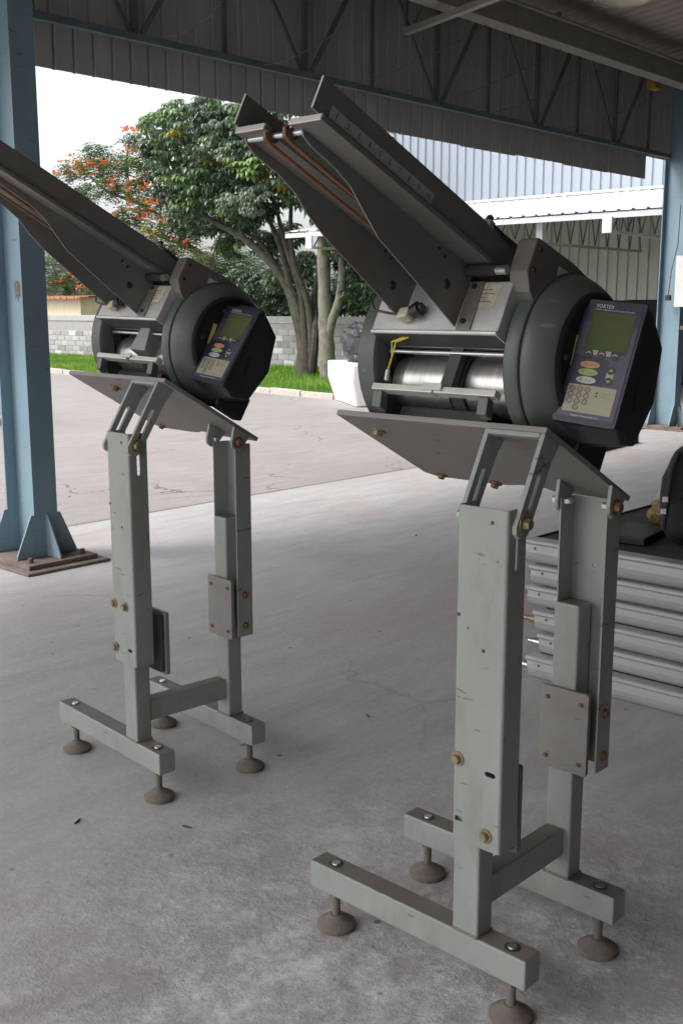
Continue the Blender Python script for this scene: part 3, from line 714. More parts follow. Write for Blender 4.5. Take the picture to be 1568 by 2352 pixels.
flame_tree(30, (470,800), [[(478,700),(480,620),(440,570),(380,545)],[(480,620),(500,560),(520,500)],[(440,570),(400,520),(330,470),(260,430)],[(400,520),(380,450),(400,380)],[(330,470),(250,440),(200,400)],[(380,545),(320,520),(260,500)],[(300,455),(290,380),(300,320)]],
    [(215,348,26),(170,392,34),(225,385,40),(275,372,36),(320,370,30),(300,315,22),(335,330,24),(250,430,36),(200,440,34),(310,430,34),(345,400,28),(350,470,32),(300,490,34),(390,440,30),(395,500,36),(340,530,34),(430,530,32),(400,565,30),(370,590,26),(450,590,28),(470,500,34),(440,460,30)],
    [(215,375,30,16),(160,398,28,10),(240,385,40,16),(300,300,18,8),(310,345,20,8),(180,370,34,12),(300,440,34,10),(330,410,30,9),(290,470,36,10),(360,470,36,16),(400,455,34,14),(330,500,36,10),(385,505,36,10),(350,545,36,9),(420,560,24,7),(430,500,22,6),(260,420,26,8)],
    'tree covered in orange-red blossom rising behind the block wall')
flame_tree(33, (150,820), [[(150,720),(155,660),(160,620)],[(155,660),(130,630),(115,590)],[(155,660),(190,650),(220,640)]],
    [(120,590,32),(145,625,34),(115,650,30),(175,645,34),(150,670,34),(215,660,32),(200,690,30),(235,690,28),(95,610,28),(180,700,28),(240,650,26)],
    [(110,570,14,4),(150,648,30,12),(190,655,20,8),(120,690,16,5),(110,655,14,5),(210,700,14,4)],
    'lower orange-flowered tree rising above the cream hut')
flame_tree(34, (560,800), [[(560,740),(558,690),(550,640)],[(558,690),(520,660),(490,640)],[(558,690),(600,660),(640,640)]],
    [(480,600,30),(520,620,36),(560,640,38),(600,660,36),(640,680,34),(500,660,34),(545,690,34),(600,700,30),(470,640,28),(660,640,30),(690,690,30),(580,600,30),(540,580,26),(820,680,30),(790,700,26),(840,640,26),(745,690,30),(800,640,26)],
    [(500,690,10,3),(640,700,12,4),(590,690,10,3)],
    'airy light green tree filling the gap behind the mossy trunks', 3.2)

# shrubs crowding behind the block wall
for (x, cs, label) in ((21.3, ((560,640,40),(610,660,42),(650,620,40),(690,650,40),(640,700,34),(700,700,34)), 'dense dark shrub behind the wall, seen through the mossy stems'),
                       (20.9, ((775,690,30),(800,640,36),(830,690,34),(850,640,34),(790,590,30),(840,590,34),(720,690,26)), 'dense shrub behind the wall beside the pale forked trunk')):
    b = at(cs[0][0], 800, 'x', x); b.z = .1; t = empty('shrub', b); tag(t, label, 'shrub'); fo = Foliage(); mb = MB(); pxm = F_PX / (b - Vector((0,0,EYE))).dot(FW)
    for (vx, vy, rr_) in cs:
        c = at(vx, vy, 'x', x); mb.tube([Vector((rnd.uniform(-.1,.1),rnd.uniform(-.1,.1),-.1)), (c-b)*.5 + Vector((0,0,-.15)), c-b], [.05,.035,.015], 6)
        ct_ = rnd.gauss(.5,.2)
        for i in range(90):
            p, d = in_clump(c, rr_/pxm, .9); fo.palmate(p - b, rnd.uniform(.16,.26), min(.93, max(0, ct_ + rnd.gauss(.0,.2))), 7, rnd.uniform(.4,1.1))
    fo.build('crown', M['leafA'], t); mb.build('stem', M['barkdark'], t, 0, True)

# ------------------------------------------------------------------ stacked conveyor sections
X0 = 3.90; zt = 0; names = ['lowest', 'second lowest', 'third', 'fourth', 'fifth', 'topmost']
for i in range(6):
    h = (.112,.10,.102,.100,.098,.112)[i]; yl = 2.46 + (.02,-.025,-.005,.045,.02,.05)[i]; dx = (.0,.018,.008,.024,.004,-.012)[i]
    e = empty('conveyor_section', (X0+dx, 1.95, zt))
    tag(e, 'dull aluminium conveyor section, %s of the stack behind the machine post' % names[i], 'conveyor', 'stacked conveyor sections')
    yy0, yy1 = -.75, yl - 1.95
    prof = [(.024,.006),(.034,0),(.055,0),(.055,h-.003),(-.012,h-.003),(-.016,h-.008),(-.016,h-.016),(-.012,h-.022),(.000,h-.027),(.001,h*.45),(.006,h*.28),(.014,h*.14)]
    n = len(prof)
    def rail(mir, x):
        m_ = MB(); 
        for yv in (yy0, yy1): m_.v += [Vector((x + (-p[0] if mir else p[0]), yv, p[1])) for p in prof]
        m_.f = [tuple(range(n)), tuple(range(2*n-1, n-1, -1))] + [(j, (j+1)%n, n+(j+1)%n, n+j) for j in range(n)]
        return m_
    rl = rail(False, 0).build('side_rail', M['alu'], e, .0015); rail(True, 1.62).build('side_rail', M['alu'], e, .0015)
    MB().box((.056, yy0+.01, h-.045), (1.564, yy1-.012, h-.018)).build('belt_bed', M['bed'], e)
    MB().box((.056, yy1-.0115, .01), (1.564, yy1-.002, h-.012)).build('end_plate', M['alu'] if i != 5 else M['bed'], e)
    if i in (0, 1, 2): 
        MB().lathe([(0,.017),(.03,.017),(.031,.011),(.06,.011)], (.02, yy1+.001, h*.5), (0,1,0), 12).build('shaft_end', M['brass'] if i == 2 else M['rod'], e)
    if i in (3, 4): MB().bolt((.02, yy1+.001, h*.55), (0,1,0), .010, .014).build('bolt', M['rust'], e)
    for yv in (yy1-.06, yy1-.32): MB().lathe([(0,.006),(.003,.005)], (-.0005, yv, h*.62), (-1,0,0), 10).build('rivet', M['ink_soft'], rl)
    zt += h + .002
top_z = zt - .018
# raised black lip at the end of the top section
bp_ = empty('backpack', (4.33, 1.915, top_z)); bp_.rotation_euler = (0,0,.35); tag(bp_, 'black nylon backpack standing on top of the conveyor stack', 'backpack')
bm = bmesh.new(); bmesh.ops.create_uvsphere(bm, u_segments=40, v_segments=28, radius=1)
for v in bm.verts:
    c = v.co; f = lambda q, p: math.copysign(abs(q)**p, q)
    x, y, z = f(c.x,.6)*.13, f(c.y,.55)*.17, f(c.z,.5)*.215 + .213
    w_ = 1 - .18*max(0, (z-.25)/.18); g = 1 + .02*sin(z*60+y*20) + .025*sin(y*33+x*21+z*17)
    v.co = Vector((x*w_*g, y*w_*g, z))
for f_ in bm.faces: f_.smooth = True
me = bpy.data.meshes.new('body'); bm.to_mesh(me); bm.free(); me.materials.append(M['cloth']); o = bpy.data.objects.new('body', me); COL.objects.link(o); o.parent = bp_
bm = bmesh.new(); bmesh.ops.create_uvsphere(bm, u_segments=28, v_segments=18, radius=1)
for v in bm.verts:
    c = v.co; f = lambda q, p: math.copysign(abs(q)**p, q); v.co = Vector((f(c.x,.6)*.055 - .125, f(c.y,.55)*.13, f(c.z,.5)*.09 + .13))
for f_ in bm.faces: f_.smooth = True
me = bpy.data.meshes.new('pocket'); bm.to_mesh(me); bm.free(); me.materials.append(M['cloth']); o = bpy.data.objects.new('pocket', me); COL.objects.link(o); o.parent = bp_
MB().tube([(-.10,.10,.40),(-.135,.12,.33),(-.15,.13,.2),(-.14,.14,.08)], [.012,.012,.011,.010], 8).build('strap', M['rubber'], bp_, 0, True)
MB().tube([(-.02,.06,.425),(-.03,.03,.455),(-.03,-.02,.455),(-.02,-.05,.425)], .010, 8).build('handle', M['cloth'], bp_, 0, True)
MB().tube([(-.04,.118,.385),(-.080,.075,.39),(-.088,.0,.39),(-.080,-.075,.39)], .007, 8).build('piping', M['redcloth'], bp_, 0, True)
for yv, zv in ((.135,.21),(.14,.16)): MB().box((-.168,yv-.012,zv-.012), (-.16,yv+.012,zv+.012)).build('buckle', M['rod'], bp_, .002)
tb = MB().box((-.16,-.095,0), (.16,.095,.032)).build('tool_case', M['black'], None, .005); tb.location = (4.27, 2.185, top_z+.001); tb.rotation_euler = (0,0,.15)
tag(tb, 'flat black case with red catches lying on the conveyor stack', 'case')
for yv in (.03, .075): MB().box((-.166, yv-.018, .006), (-.1605, yv+.018, .02)).build('catch', M['redcloth'], tb)
sb = empty('clear_bag', (4.62, 2.16, top_z)); tag(sb, 'small clear bag with brown contents beside the backpack', 'bag')
bm = bmesh.new(); bmesh.ops.create_icosphere(bm, subdivisions=3, radius=1)
for v in bm.verts:
    c = v.co; g = 1 + .12*sin(c.x*7+c.z*5) + .08*sin(c.y*11); v.co = Vector((c.x*.10*g, c.y*.13*g, max(c.z,-.8)*.075*g + .06))
me = bpy.data.meshes.new('contents'); bm.to_mesh(me); bm.free(); me.materials.append(M['straw']); o = bpy.data.objects.new('contents', me); COL.objects.link(o); o.parent = sb
MB().hull([(-.02,-.10,.125),(.03,-.10,.13),(-.01,.11,.12),(.03,.11,.12),(.05,.09,.21),(.06,-.09,.22)]).build('wrap', M['clear'], sb, .004)

# dry leaves on the floor
lf = None
for vx, vy, a, lab in ((955,1230,.3,'dry leaf on the floor beside the upright post of the machine with the number tape'),(845,1645,1.2,'dry leaf on the open floor between the two feeder stands'),(430,1900,2.0,'dry leaf on the floor in front of the stand next to the blue column'),(160,1141,.2,'dry twig-like leaf on the yard just past the blue column base'),(178,1888,.4,'dry leaf on the floor off the free end of the stand bar')):
    p = at(vx, vy, 'z', 0.001)
    if lf is None:
        m_ = MB(); pts = [(-.035,0,.004),(-.015,.009,.001),(.012,.010,.002),(.036,0,.009),(.012,-.009,.001),(-.015,-.008,.002),(0,0,.010)]
        m_.add(pts, [(0,1,6),(1,2,6),(2,3,6),(3,4,6),(4,5,6),(5,0,6)]); lf = m_.build('dry_leaf', M['deadleaf']); o = lf
    else: o = share(lf, 'dry_leaf', None)
    o.location = p; o.rotation_euler = (0,0,a); o.scale = (.6,.6,.6); tag(o, lab, 'leaf', 'dry leaves on the floor')

# ------------------------------------------------------------------ feeder machines
C0 = Vector((2.085, 1.49, 0))
def feeder(loc, rz, label, th, dz_front, ho, hyaw, off, chz, big):
    """ho = head shift on its plate (d, y, n); off = sideways offset of the front channel; chz = z range of front channel; big = details of the larger, nearer machine"""
    root = empty('feeder_machine', loc, rz); tag(root, label, 'machine', 'feeder machines')
    S = Matrix.Translation(-C0)
    def mk(): return MB(S)
    # --- base
    for xb, y0, y1 in ((1.87, 1.163, 1.832), (2.24, 1.153, 1.822)):
        br = mk().box((xb, y0, .106), (xb+.062, y1, .178)).build('base_bar', M['paint'], root, .004)
        mk().plate(rounded(xb+.003, y0+.003, xb+.059, y1-.003, .003), [], (0,0,.1782), (1,0,0), (0,1,0), (0,0,1), .0006).build('dust_film', M['paint_dusty'], br)
        for fy in (y0+.055, y1-.065):
            c = (xb+.031, fy, 0)
            ft = mk().lathe([(.028,.011),(.20 if False else .165,.011)], c, (0,0,1), 16).build('levelling_foot', M['pad'], root, 0, True)
            mk().lathe([(.0,.049),(.006,.052),(.013,.051),(.020,.042),(.029,.024),(.036,.016)], c, (0,0,1), 28).build('pad', M['pad'], ft, 0, True)
            mk().lathe([(.088,.018),(.104,.018)], c, (0,0,1), 6).build('nut', M['pad'], ft)
            mk().lathe([(.1789,.019),(.1795,.0195)], c, (0,0,1), 20).build('hole_rim', M['ink'], ft)
            mk().lathe([(.1796,.012),(.183,.011)], c, (0,0,1), 16).build('stud_end', M['rod'] if rnd.random() < .6 else M['pad'], ft)
    # --- posts and cross beam
    mk().box((1.872, 1.296, .1785), (1.93, 1.368, .90)).build('post', M['paint'], root, .005)
    rp_ = mk().box((2.242, 1.283, .1785), (2.30, 1.353, .895)).build('post', M['paint'], root, .005)
    mk().box((2.246,1.288,.8952), (2.296,1.348,.8958)).build('dust_film', M['paint_dusty'], rp_)
    for (xa, xb_, ya_, yb_, zz) in ((1.872,1.93,1.296,1.368,.1795), (2.242,2.30,1.283,1.353,.1795)):   # weld round the foot of each post
        pts = []
        for (p_, q_) in (((xa,ya_),(xb_,ya_)),((xb_,ya_),(xb_,yb_)),((xb_,yb_),(xa,yb_)),((xa,yb_),(xa,ya_))):
            for k_ in range(7): pts.append((p_[0]+(q_[0]-p_[0])*k_/7, p_[1]+(q_[1]-p_[1])*k_/7, zz))
        pts.append(pts[0]); mk().tube(pts, [.0032 + .0014*rnd.random() for _ in pts], 6).build('weld_bead', M['paint_dusty'], root, 0, True)
    cb = mk().box((1.931, 1.300, .240), (2.241, 1.352, .312)).build('cross_beam', M['paint'], root, .004)
    mk().box((1.935, 1.304, .3122), (2.237, 1.348, .3128)).build('dust_film', M['paint_dusty'], cb)
    # --- channels
    def channel(xw, sgn, yc, z0, z1, hw, depth, holes, fl_slots, t=.004, r=.007):
        """bent sheet channel: web at xw, flanges along sgn*X"""
        m_ = mk()
        m_.plate(rounded(yc-hw+r, z0, yc+hw-r, z1, .002, 1), holes, (xw,0,0), (0,1,0), (0,0,1), (sgn,0,0), t)
        for sd_ in (-1, 1):
            yo = yc + sd_*hw
            m_.plate(rounded(r, z0, depth, z1, .002, 1), fl_slots, (xw, yo, 0), (sgn,0,0), (0,0,1), (0,-sd_,0), t)
            prev = None                                            # rounded bend
            for k in range(5):
                a = pi/2*k/4; outer = (xw + sgn*(r - r*cos(a) if False else r*(1-sin(a))), yo - sd_*(r*(1-cos(a))))
                inner = (xw + sgn*(r - (r-t)*sin(a)), yo - sd_*(r - (r-t)*cos(a)))
                row = [Vector((outer[0], outer[1], z0)), Vector((outer[0], outer[1], z1)), Vector((inner[0], inner[1], z1)), Vector((inner[0], inner[1], z0))]
                if prev:
                    n = len(m_.v); m_.v += prev + row; m_.f += [(n,n+1,n+5,n+4),(n+1,n+2,n+6,n+5),(n+2,n+3,n+7,n+6),(n+3,n,n+4,n+7)]
                prev = row
        return m_
    z0, z1 = chz; yc = 1.332 + off
    web_holes = [slot(yc-.045+.0, z0+.045, yc-.020, z0+.055) if not big else slot(yc-.050, z0+.175, yc-.022, z0+.187),
                 slot(yc+.035, z0+.045, yc+.060, z0+.057), slot(yc+.03, z0+.50, yc+.034, z0+.506)]
    fr = channel(1.860, 1, yc, z0, z1, .065, .068, web_holes, [slot(.030, z1-.135, .042, z1-.035)]).build('channel', M['paint'], root)
    if big:
        spots = [(yc+.052, z0+.195, 'brass'), (yc-.028, z0+.035, 'brass')]
    else:
        spots = [(yc+.056, z0+.195, 'brass'), (yc-.012, z0+.195, 'brass'), (yc+.056, z0+.045, 'brass')]
    for by, bz, mm in spots: mk().bolt((1.8598, by, bz), (-1,0,0), .011, .013).build('bolt', M[mm], fr)
    for by, bz in ((yc-.01, z0+.46), (yc-.025, z1-.03), (yc+.058, z0+.53)): mk().lathe([(0,.0045),(.0012,.004)], (1.8599, by, bz), (-1,0,0), 12).build('hole', M['ink'], fr)
    yr = 1.286 if big else 1.29
    zr0, zr1 = (.482, 1.152)
    rr_ = channel(2.312, -1, yr, zr0, zr1, .064, .066, [ell(yr-.0, .985, .005, .005, 12)], []).build('channel', M['paint'], root)
    # --- clamp plates
    cp = mk().plate(rounded(1.238, .474, 1.374, .684, .006), [], (2.226,0,0), (0,1,0), (0,0,1), (1,0,0), .012).build('clamp_plate', M['plate'], root, .0015)
    for by in (1.258, 1.352):
        for bz in (.502, .656): mk().bolt((2.2255, by, bz), (-1,0,0), .006, .005, False).build('bolt', M['rust'], cp)
    for bz in (.52, .63): mk().bolt((2.275, yr-.0655, bz), (0,-1,0), .008, .009).build('bolt', M['rust'], rr_)
    cq = mk().plate(rounded(1.262, z0-.05, 1.40, z0+.165, .006), [], (1.974,0,0), (0,1,0), (0,0,1), (1,0,0), .014).build('clamp_plate', M['plate'], root, .0015)
    mk().plate(rounded(1.27, z0-.04, 1.39, z0+.155, .006), [], (1.962,0,0), (0,1,0), (0,0,1), (1,0,0), .0115).build('gap_shade', M['inner'], cq)  # dark sheet stands in for the shaded gap before the clamp plate
    # --- tilted head: d down the slope and away, y along the drum, n up from the plate
    D = Vector((cos(th), 0, -sin(th))); N_ = Vector((sin(th), 0, cos(th))); O = Vector((1.97, 0, 1.342 + dz_front)) - C0
    HM = Matrix(((D.x,0,N_.x,O.x),(0,1,0,O.y),(D.z,0,N_.z,O.z),(0,0,0,1)))
    rot = Matrix.Translation((.1+ho[0], 1.5+ho[1], ho[2])) @ Matrix.Rotation(hyaw, 4, 'Z') @ Matrix.Translation((-.1, -1.5, 0))
    HB = HM @ rot
    def hp(): return MB(HM)
    def hb(): return MB(HB)
    outl = [(0,1.222),(.425,1.222),(.425,1.43),(.408,1.445),(.405,1.52),(.42,1.56),(.425,1.60),(.425,1.80),(.40,1.832),(0,1.832)]
    pl = hp().plate(outl, [], (0,0,0), (1,0,0), (0,1,0), (0,0,1), .014).build('support_plate', M['plate'], root, .002)
    for y in (1.76, 1.60) if big else (1.62, 1.33):
        hp().bolt((.09 if y > 1.7 else (.41 if big else .075), y, -.0005), (0,0,-1), .012, .014).build('bolt', M['brass'] if big and y > 1.7 else M['rust'], pl)
    hp().bolt((.40,1.77,-.0005), (0,0,-1), .010, .012).build('bolt', M['rust'], pl)
    aL = 0.232 + dz_front*.55
    ya, yb = yc - .0655 - .0125, yc + .0655
    for y in (ya, yb):
        ar = hp().plate([(0,-.0005),(0,-aL+.018),(.008,-aL+.004),(.022,-aL),(.040,-aL+.004),(.05,-aL+.02),(.055,-.05),(.062,-.012),(.066,-.0005)], [slot(.019,-aL+.058,.031,-.085)], (0,y,0), (1,0,0), (0,0,1), (0,1,0), .012).build('arm', M['paint'], pl, .0015)
        s_ = -1 if y == ya else 1
        hp().bolt((.025, y + (0 if s_ < 0 else .012), -aL+.035), (0,s_,0), .013, .016).build('pivot_bolt', M['brass'] if s_ < 0 else M['rod'], ar)
    hp().box((-.0015, ya+.0125, -.012), (.016, yb-.0005, -.0006)).build('arm_tie', M['paint'], pl, .002)
    for y, s_ in ((yr-.0645-.0105, -1), (yr+.0645, 1)):
        ar = hp().plate([(.31,-.0005),(.325,-.05),(.335,-.064),(.355,-.068),(.372,-.06),(.385,-.0005)], [], (0,y,0), (1,0,0), (0,0,1), (0,1,0), .010).build('arm', M['paint'], pl, .0015)
        hp().bolt((.350, y + (0 if s_ < 0 else .010), -.040), (0,s_,0), .013, .016).build('pivot_bolt', M['rust'] if s_ < 0 else M['rod'], ar)
        hp().bolt((.350, y + (.0101 if s_ < 0 else -.0001), -.040), (0,-s_,0), .010, .022, False).build('nut', M['rod'], ar)
    # --- drum: side disc, ring, housing
    cd_, cn = .115, .212
    dr = hb().lathe([(1.700,.150),(1.700,.196),(1.706,.204),(1.754,.206),(1.760,.198),(1.760,.0)], (cd_,0,cn), (0,1,0), 72, False)
    dr.lathe([(1.712,.197),(1.712,.0)], (cd_,0,cn), (0,1,0), 72, False)
    sdisc = dr.build('side_disc', M['housing'], root, 0, True)
    hb().plate(slot(-.035,-.016,.035,.016), [], (cd_-.10, 1.711, cn-.03), (.8,0,-.6), (.6,0,.8), (0,-1,0), .002).build('slot_hole', M['black'], sdisc)
    for a in (.9, 2.1, 3.6, 4.6): hb().lathe([(0,.008),(.004,.007)], (cd_+.15*cos(a), 1.7115, cn+.15*sin(a)), (0,-1,0), 12).build('screw', M['black'], sdisc)
    ring = hb().lathe([(1.337,.0),(1.337,.199),(1.330,.206),(1.305,.207),(1.298,.202),(1.296,.193)], (cd_,0,cn), (0,1,0), 80, False)
    rg = ring.build('drum_ring', M['housing'], root, 0, True)
    hs_ = hb().lathe([(1.2955,.193),(1.294,.1975),(1.288,.199),(1.278,.1965),(1.266,.190),(1.253,.181),(1.242,.172),(1.235,.165),(1.2315,.160)], (cd_,0,cn), (0,1,0), 80, False).build('drum_housing', M['housing'], root, 0, True)
    hb().lathe([(1.2313,.1601),(1.2275,.155),(1.2255,.150),(1.225,.146),(1.2345,.143),(1.2345,.0)], (cd_,0,cn), (0,1,0), 64, False).build('end_face', M['black'], hs_, 0, True)
    q = Vector((cd_-.085, 1.2325, cn-.005)); hb().plate([(-.006,-.035),(.008,-.033),(.006,.035),(-.008,.033)], [], q, (1,0,.1), (-.1,0,1), (0,-1,0), .001).build('yellow_label', M['yellow'], hs_)
    for px, pz in ((-.075,.085),(-.115,-.035)): hb().lathe([(0,.008),(.006,.006)], (cd_+px,1.2325,cn+pz), (0,-1,0), 12).build('knob', M['inner'], hs_)
    # hood running up to the chute
    ho_pts = [(-.130,.312),(-.131,.388),(-.122,.397),(.02,.418),(.185,.424),(.21,.40),(.21,.25),(.10,.22),(-.02,.24),(-.10,.28)]
    hd_ = hb().plate(ho_pts, [], (0,1.300,0), (1,0,0), (0,0,1), (0,1,0), .048).build('hood', M['chute'], root, .004)
    stp = hb().plate([(-.02,-.0105),(.02,-.0105),(.02,.0105),(-.02,.0105)], [], (-.005,1.2995,.375), (.96,0,.2), (-.2,0,.96), (0,-1,0), .0008).build('sticker', M['sticker'], hd_)
    for px, pz in ((-.110,.376),(-.110,.326),(.10,.402),(.16,.40)): hb().lathe([(0,.006),(.003,.005)], (px,1.2995,pz), (0,-1,0), 10).build('screw', M['black'], hd_)
    hb().box((.16,1.235,.015), (.285,1.285,.10)).build('foot_block', M['black'], root, .008)
    # inside of the drum opening
    hb().box((.205,1.345,.02), (.215,1.695,.36)).build('shade_panel', M['black'], root)  # panel's black stands in for the unlit drum interior
    rl_ = hb().lathe([(1.345,.066),(1.347,.076),(1.470,.076),(1.4705,.066),(1.5195,.066),(1.520,.076),(1.655,.076),(1.66,.064),(1.698,.064)], (.072,0,.128), (0,1,0), 48).build('roller', M['roller'], root, 0, True)
    if big:
        hb().plate([(.072+.082*cos(radians(a)), .128+.082*sin(radians(a))) for a in range(70,251,12)] + [(.072+.078*cos(radians(a)), .128+.078*sin(radians(a))) for a in range(250,69,-12)], [], (0,1.474,0), (1,0,0), (0,0,1), (0,1,0), .034).build('drive_belt', M['inner'], root)
        hb().box((-.040,1.474,.073), (-.018,1.508,.29)).build('belt_guard', M['inner'], root, .002)
    else:
        hb().hull([(-.045,1.44,.095),(-.045,1.53,.095),(-.055,1.455,.185),(-.055,1.50,.20),(.02,1.44,.09),(.02,1.53,.09),(.01,1.455,.185),(.01,1.50,.20)]).build('belt_guard', M['plate'], root, .003)
    for d_, n_, y1_ in ((-.040,.176,1.69),(-.020,.190,1.64),(-.036,.160,1.69)):
        hb().tube([(d_,1.34,n_),(d_,y1_,n_)], .0052, 10).build('guide_rod', M['rod'], root, 0, True)
    bar = hb().box((-.048,1.345,.056), (-.022,1.515 if big else 1.50,.072)).build('front_bar', M['lightedge'], root, .002)
    hb().box((-.050,1.517,.055), (-.020,1.699,.071)).build('front_bar', M['lightedge'], root, .002)
    hb().box((-.056,1.49,.060), (-.0505,1.545,.076)).build('joint_plate', M['lightedge'], bar, .001)
    for y in (1.362, 1.668): hb().plate([(-.045,.0545),(-.020,.0545),(-.005,.016),(-.034,.016)], [], (0,y,0), (1,0,0), (0,0,1), (0,1,0), .026).build('bar_leg', M['housing'], root, .002)
    hb().box((.03,1.40,.016), (.19,1.66,.05)).build('shade_block', M['black'], root, .004)  # added black block, its colour stands in for shade below the bar
    # cover plate with bent lip
    cv = hb().plate([(1.342,.178),(1.698,.178),(1.698,.298),(1.342,.298)], [], (-.113,0,0), (0,1,0), (0,0,1), (1,0,0), .003).build('cover_plate', M['steel'], root, .001)
    hb().tube([(-.1105,1.342,.176),(-.1105,1.698,.176)], .0055, 10).build('lip', M['steel'], cv, 0, True)
    hb().box((-.112,1.3405,.17), (-.055,1.3435,.298)).build('return_edge', M['steel'], cv)
    hb().box((-.109,1.345,.1715), (-.03,1.698,.1745)).build('lip_return', M['inner'], cv)
    lb = hb().plate([(1.372,.238),(1.428,.236),(1.430,.292),(1.366,.291)], [], (-.1132,0,0), (0,1,0), (0,0,1), (-1,0,0), .0008).build('paper_label', M['paper'], cv)
    ll = hb()
    for k, (a, b_) in enumerate(((1.422,1.385),(1.424,1.380),(1.424,1.395),(1.423,1.382))):
        zz = .277 - k*.0095; ll.add([(-.1141,a,zz),(-.1141,b_,zz),(-.1141,b_,zz+.0028),(-.1141,a,zz+.0028)], [(0,1,2,3)])
    ll.build('handwriting', M['ink_soft'], lb)
    # --- chute
    sl_ = .062
    def nc(d): return .303 + sl_*(d+.71)
    def quad(y0, y1, d0, d1, lo, hi):
        m_ = hb(); P4 = []
        for y in (y0, y1):
            P4 += [(d0,y,nc(d0)+lo),(d1,y,nc(d1)+lo),(d1,y,nc(d1)+hi),(d0,y,nc(d0)+hi)]
        return m_.add(P4, [(0,1,2,3),(7,6,5,4),(0,4,5,1),(1,5,6,2),(2,6,7,3),(3,7,4,0)])
    chute_d1 = -.02; ex = 0 if big else .05
    w1 = quad(1.398, 1.402, -.742-ex, chute_d1, .0, .066).build('guide_wall', M['chute'], root, .001)
    hb().add([(-.7425-ex,1.3975,nc(-.742-ex)+.001),(-.7425-ex,1.4025,nc(-.742-ex)+.001),(-.7425-ex,1.4025,nc(-.742-ex)+.066),(-.7425-ex,1.3975,nc(-.742-ex)+.066)], [(0,1,2,3)]).build('pale_edge', M['lightedge'], w1)  # thin end face, paler than the wall
    w2 = quad(1.612, 1.616, -.735-ex, chute_d1, .0, .066).build('guide_wall', M['chute'], root, .001)
    hb().add([(-.7355-ex,1.6115,nc(-.735-ex)+.001),(-.7355-ex,1.6165,nc(-.735-ex)+.001),(-.7355-ex,1.6165,nc(-.735-ex)+.066),(-.7355-ex,1.6115,nc(-.735-ex)+.066)], [(0,1,2,3)]).build('pale_edge', M['lightedge'], w2)
    for y0, y1, wl_ in ((1.389, 1.473, w1), (1.538, 1.620, w2)):
        lg = quad(y0, y1, -.720-ex, chute_d1, -.012, -.0005).build('ledge', M['chute'], root, .001)
        quad(y0+.001, y1-.001, -.7235-ex, -.7202-ex, -.013, .0).build('ledge_end', M['lightedge'], lg, .001)
    if big: tp_ = quad(1.3968, 1.3978, -.70, -.375, .006, .030).build('scale_tape', M['tape'], w1)
    for k in range(10 if big else 0):
        marks = hb(); d0 = -.685 + k*.032; add_text(marks, str(k+1), (d0, 1.3964, nc(d0)+.012), (.9,0,.9*sl_), (0,0,1), .0072*len(str(k+1)) if k else .003, .012)
        marks.build('scale_digit', M['ink'], tp_)
    quad(1.474, 1.537, -.69-ex, chute_d1, -.010, -.002).build('bed', M['inner'], root)
    for y, tip in ((1.452, (-.118,.186)), (1.606, (-.118,.196))):
        t0, n0 = tip
        g = [(t0,n0),(-.19,.196 if y < 1.5 else .206),(-.43,.226 if y < 1.5 else .236),(-.50,.252),(-.545,.270),(-.60,.277),(-.67-ex,.276),(-.695-ex,.281),(-.704-ex,.289),(-.704-ex,nc(-.704-ex)-.0125),(-.115,nc(-.115)-.0125)]
        gs = hb().plate(g, [], (0,y,0), (1,0,0), (0,0,1), (0,1,0), .004).build('gusset', M['chute'], root, .0008)
        if big or y < 1.5:
            for px, pz, r_ in ((-.19,.252,.011),(-.25,.305,.004),(-.225,.300,.004)): hb().lathe([(0,r_),(.003,r_*.85)], (px,y-.0005,pz), (0,-1,0), 14).build('bolt_head', M['black'], gs)
    hb().box((-.118,1.412,.180), (-.1135,1.451,.297)).build('bracket', M['chute'], root, .001)
    for zz in (.285,.20): hb().lathe([(0,.007),(.004,.006)], (-.1185,1.435,zz), (-1,0,0), 10).build('screw', M['black'], root)
    hb().tube([(-.695-ex,1.452,.291),(-.695-ex,1.610,.291)], .006, 12).build('end_shaft', M['rod'], root, 0, True)
    for y in (1.492, 1.545):
        pts = [(-.706-ex,y,.302),(-.712-ex,y,.292),(-.706-ex,y,.281),(-.690-ex,y,.278),(-.50,y,.285),(-.12,y,.302)]
        hb().tube(pts, .0042, 8).build('belt', M['belt'], root, 0, True)
        hb().lathe([(y-.009,.013),(y-.004,.010),(y+.004,.010),(y+.009,.013)], (-.695-ex,0,.291), (0,1,0), 18).build('pulley', M['inner'], root, 0, True)
    hb().tube([(-.140,1.60,.312),(-.140,1.372,.312)], .013, 14).build('black_roller', M['rubber'], root, 0, True)
    hb().tube([(-.140,1.3715,.312),(-.140,1.345,.312)], [.011,.010], 14).build('roller_end', M['rod'], root, 0, True)
    # photocell on the wall and its arm
    wt = nc(-.16) + .066
    pc = hb().box((-.186,1.394,wt-.006), (-.164,1.410,wt+.009)).build('photocell', M['plate'], root, .003)
    hb().lathe([(0,.008),(.006,.008),(.010,.004)], (-.180,1.402,wt+.0095), (0,0,1), 12).build('cap', M['black'], pc, 0, True)
    hb().tube([(-.163,1.40,wt+.003),(-.13,1.396,wt+.0),(-.09,1.388,wt-.003),(-.075,1.375,wt-.010)], [.005,.006,.007,.006], 8).build('cable_gland', M['black'], pc, 0, True)
    # plug and cables
    pg = hb().hull([(-.150,1.575,.196),(-.122,1.575,.196),(-.150,1.605,.190),(-.122,1.605,.190),(-.150,1.575,.222),(-.122,1.575,.220),(-.15,1.602,.218),(-.122,1.604,.218)]).build('plug', M['cream'], root, .005)
    hb().lathe([(0,.016),(.02,.017),(.022,.010),(.03,.010)], (-.135,1.572,.213), (-.1,-1,.5), 14).build('collar', M['black'], pg, 0, True)
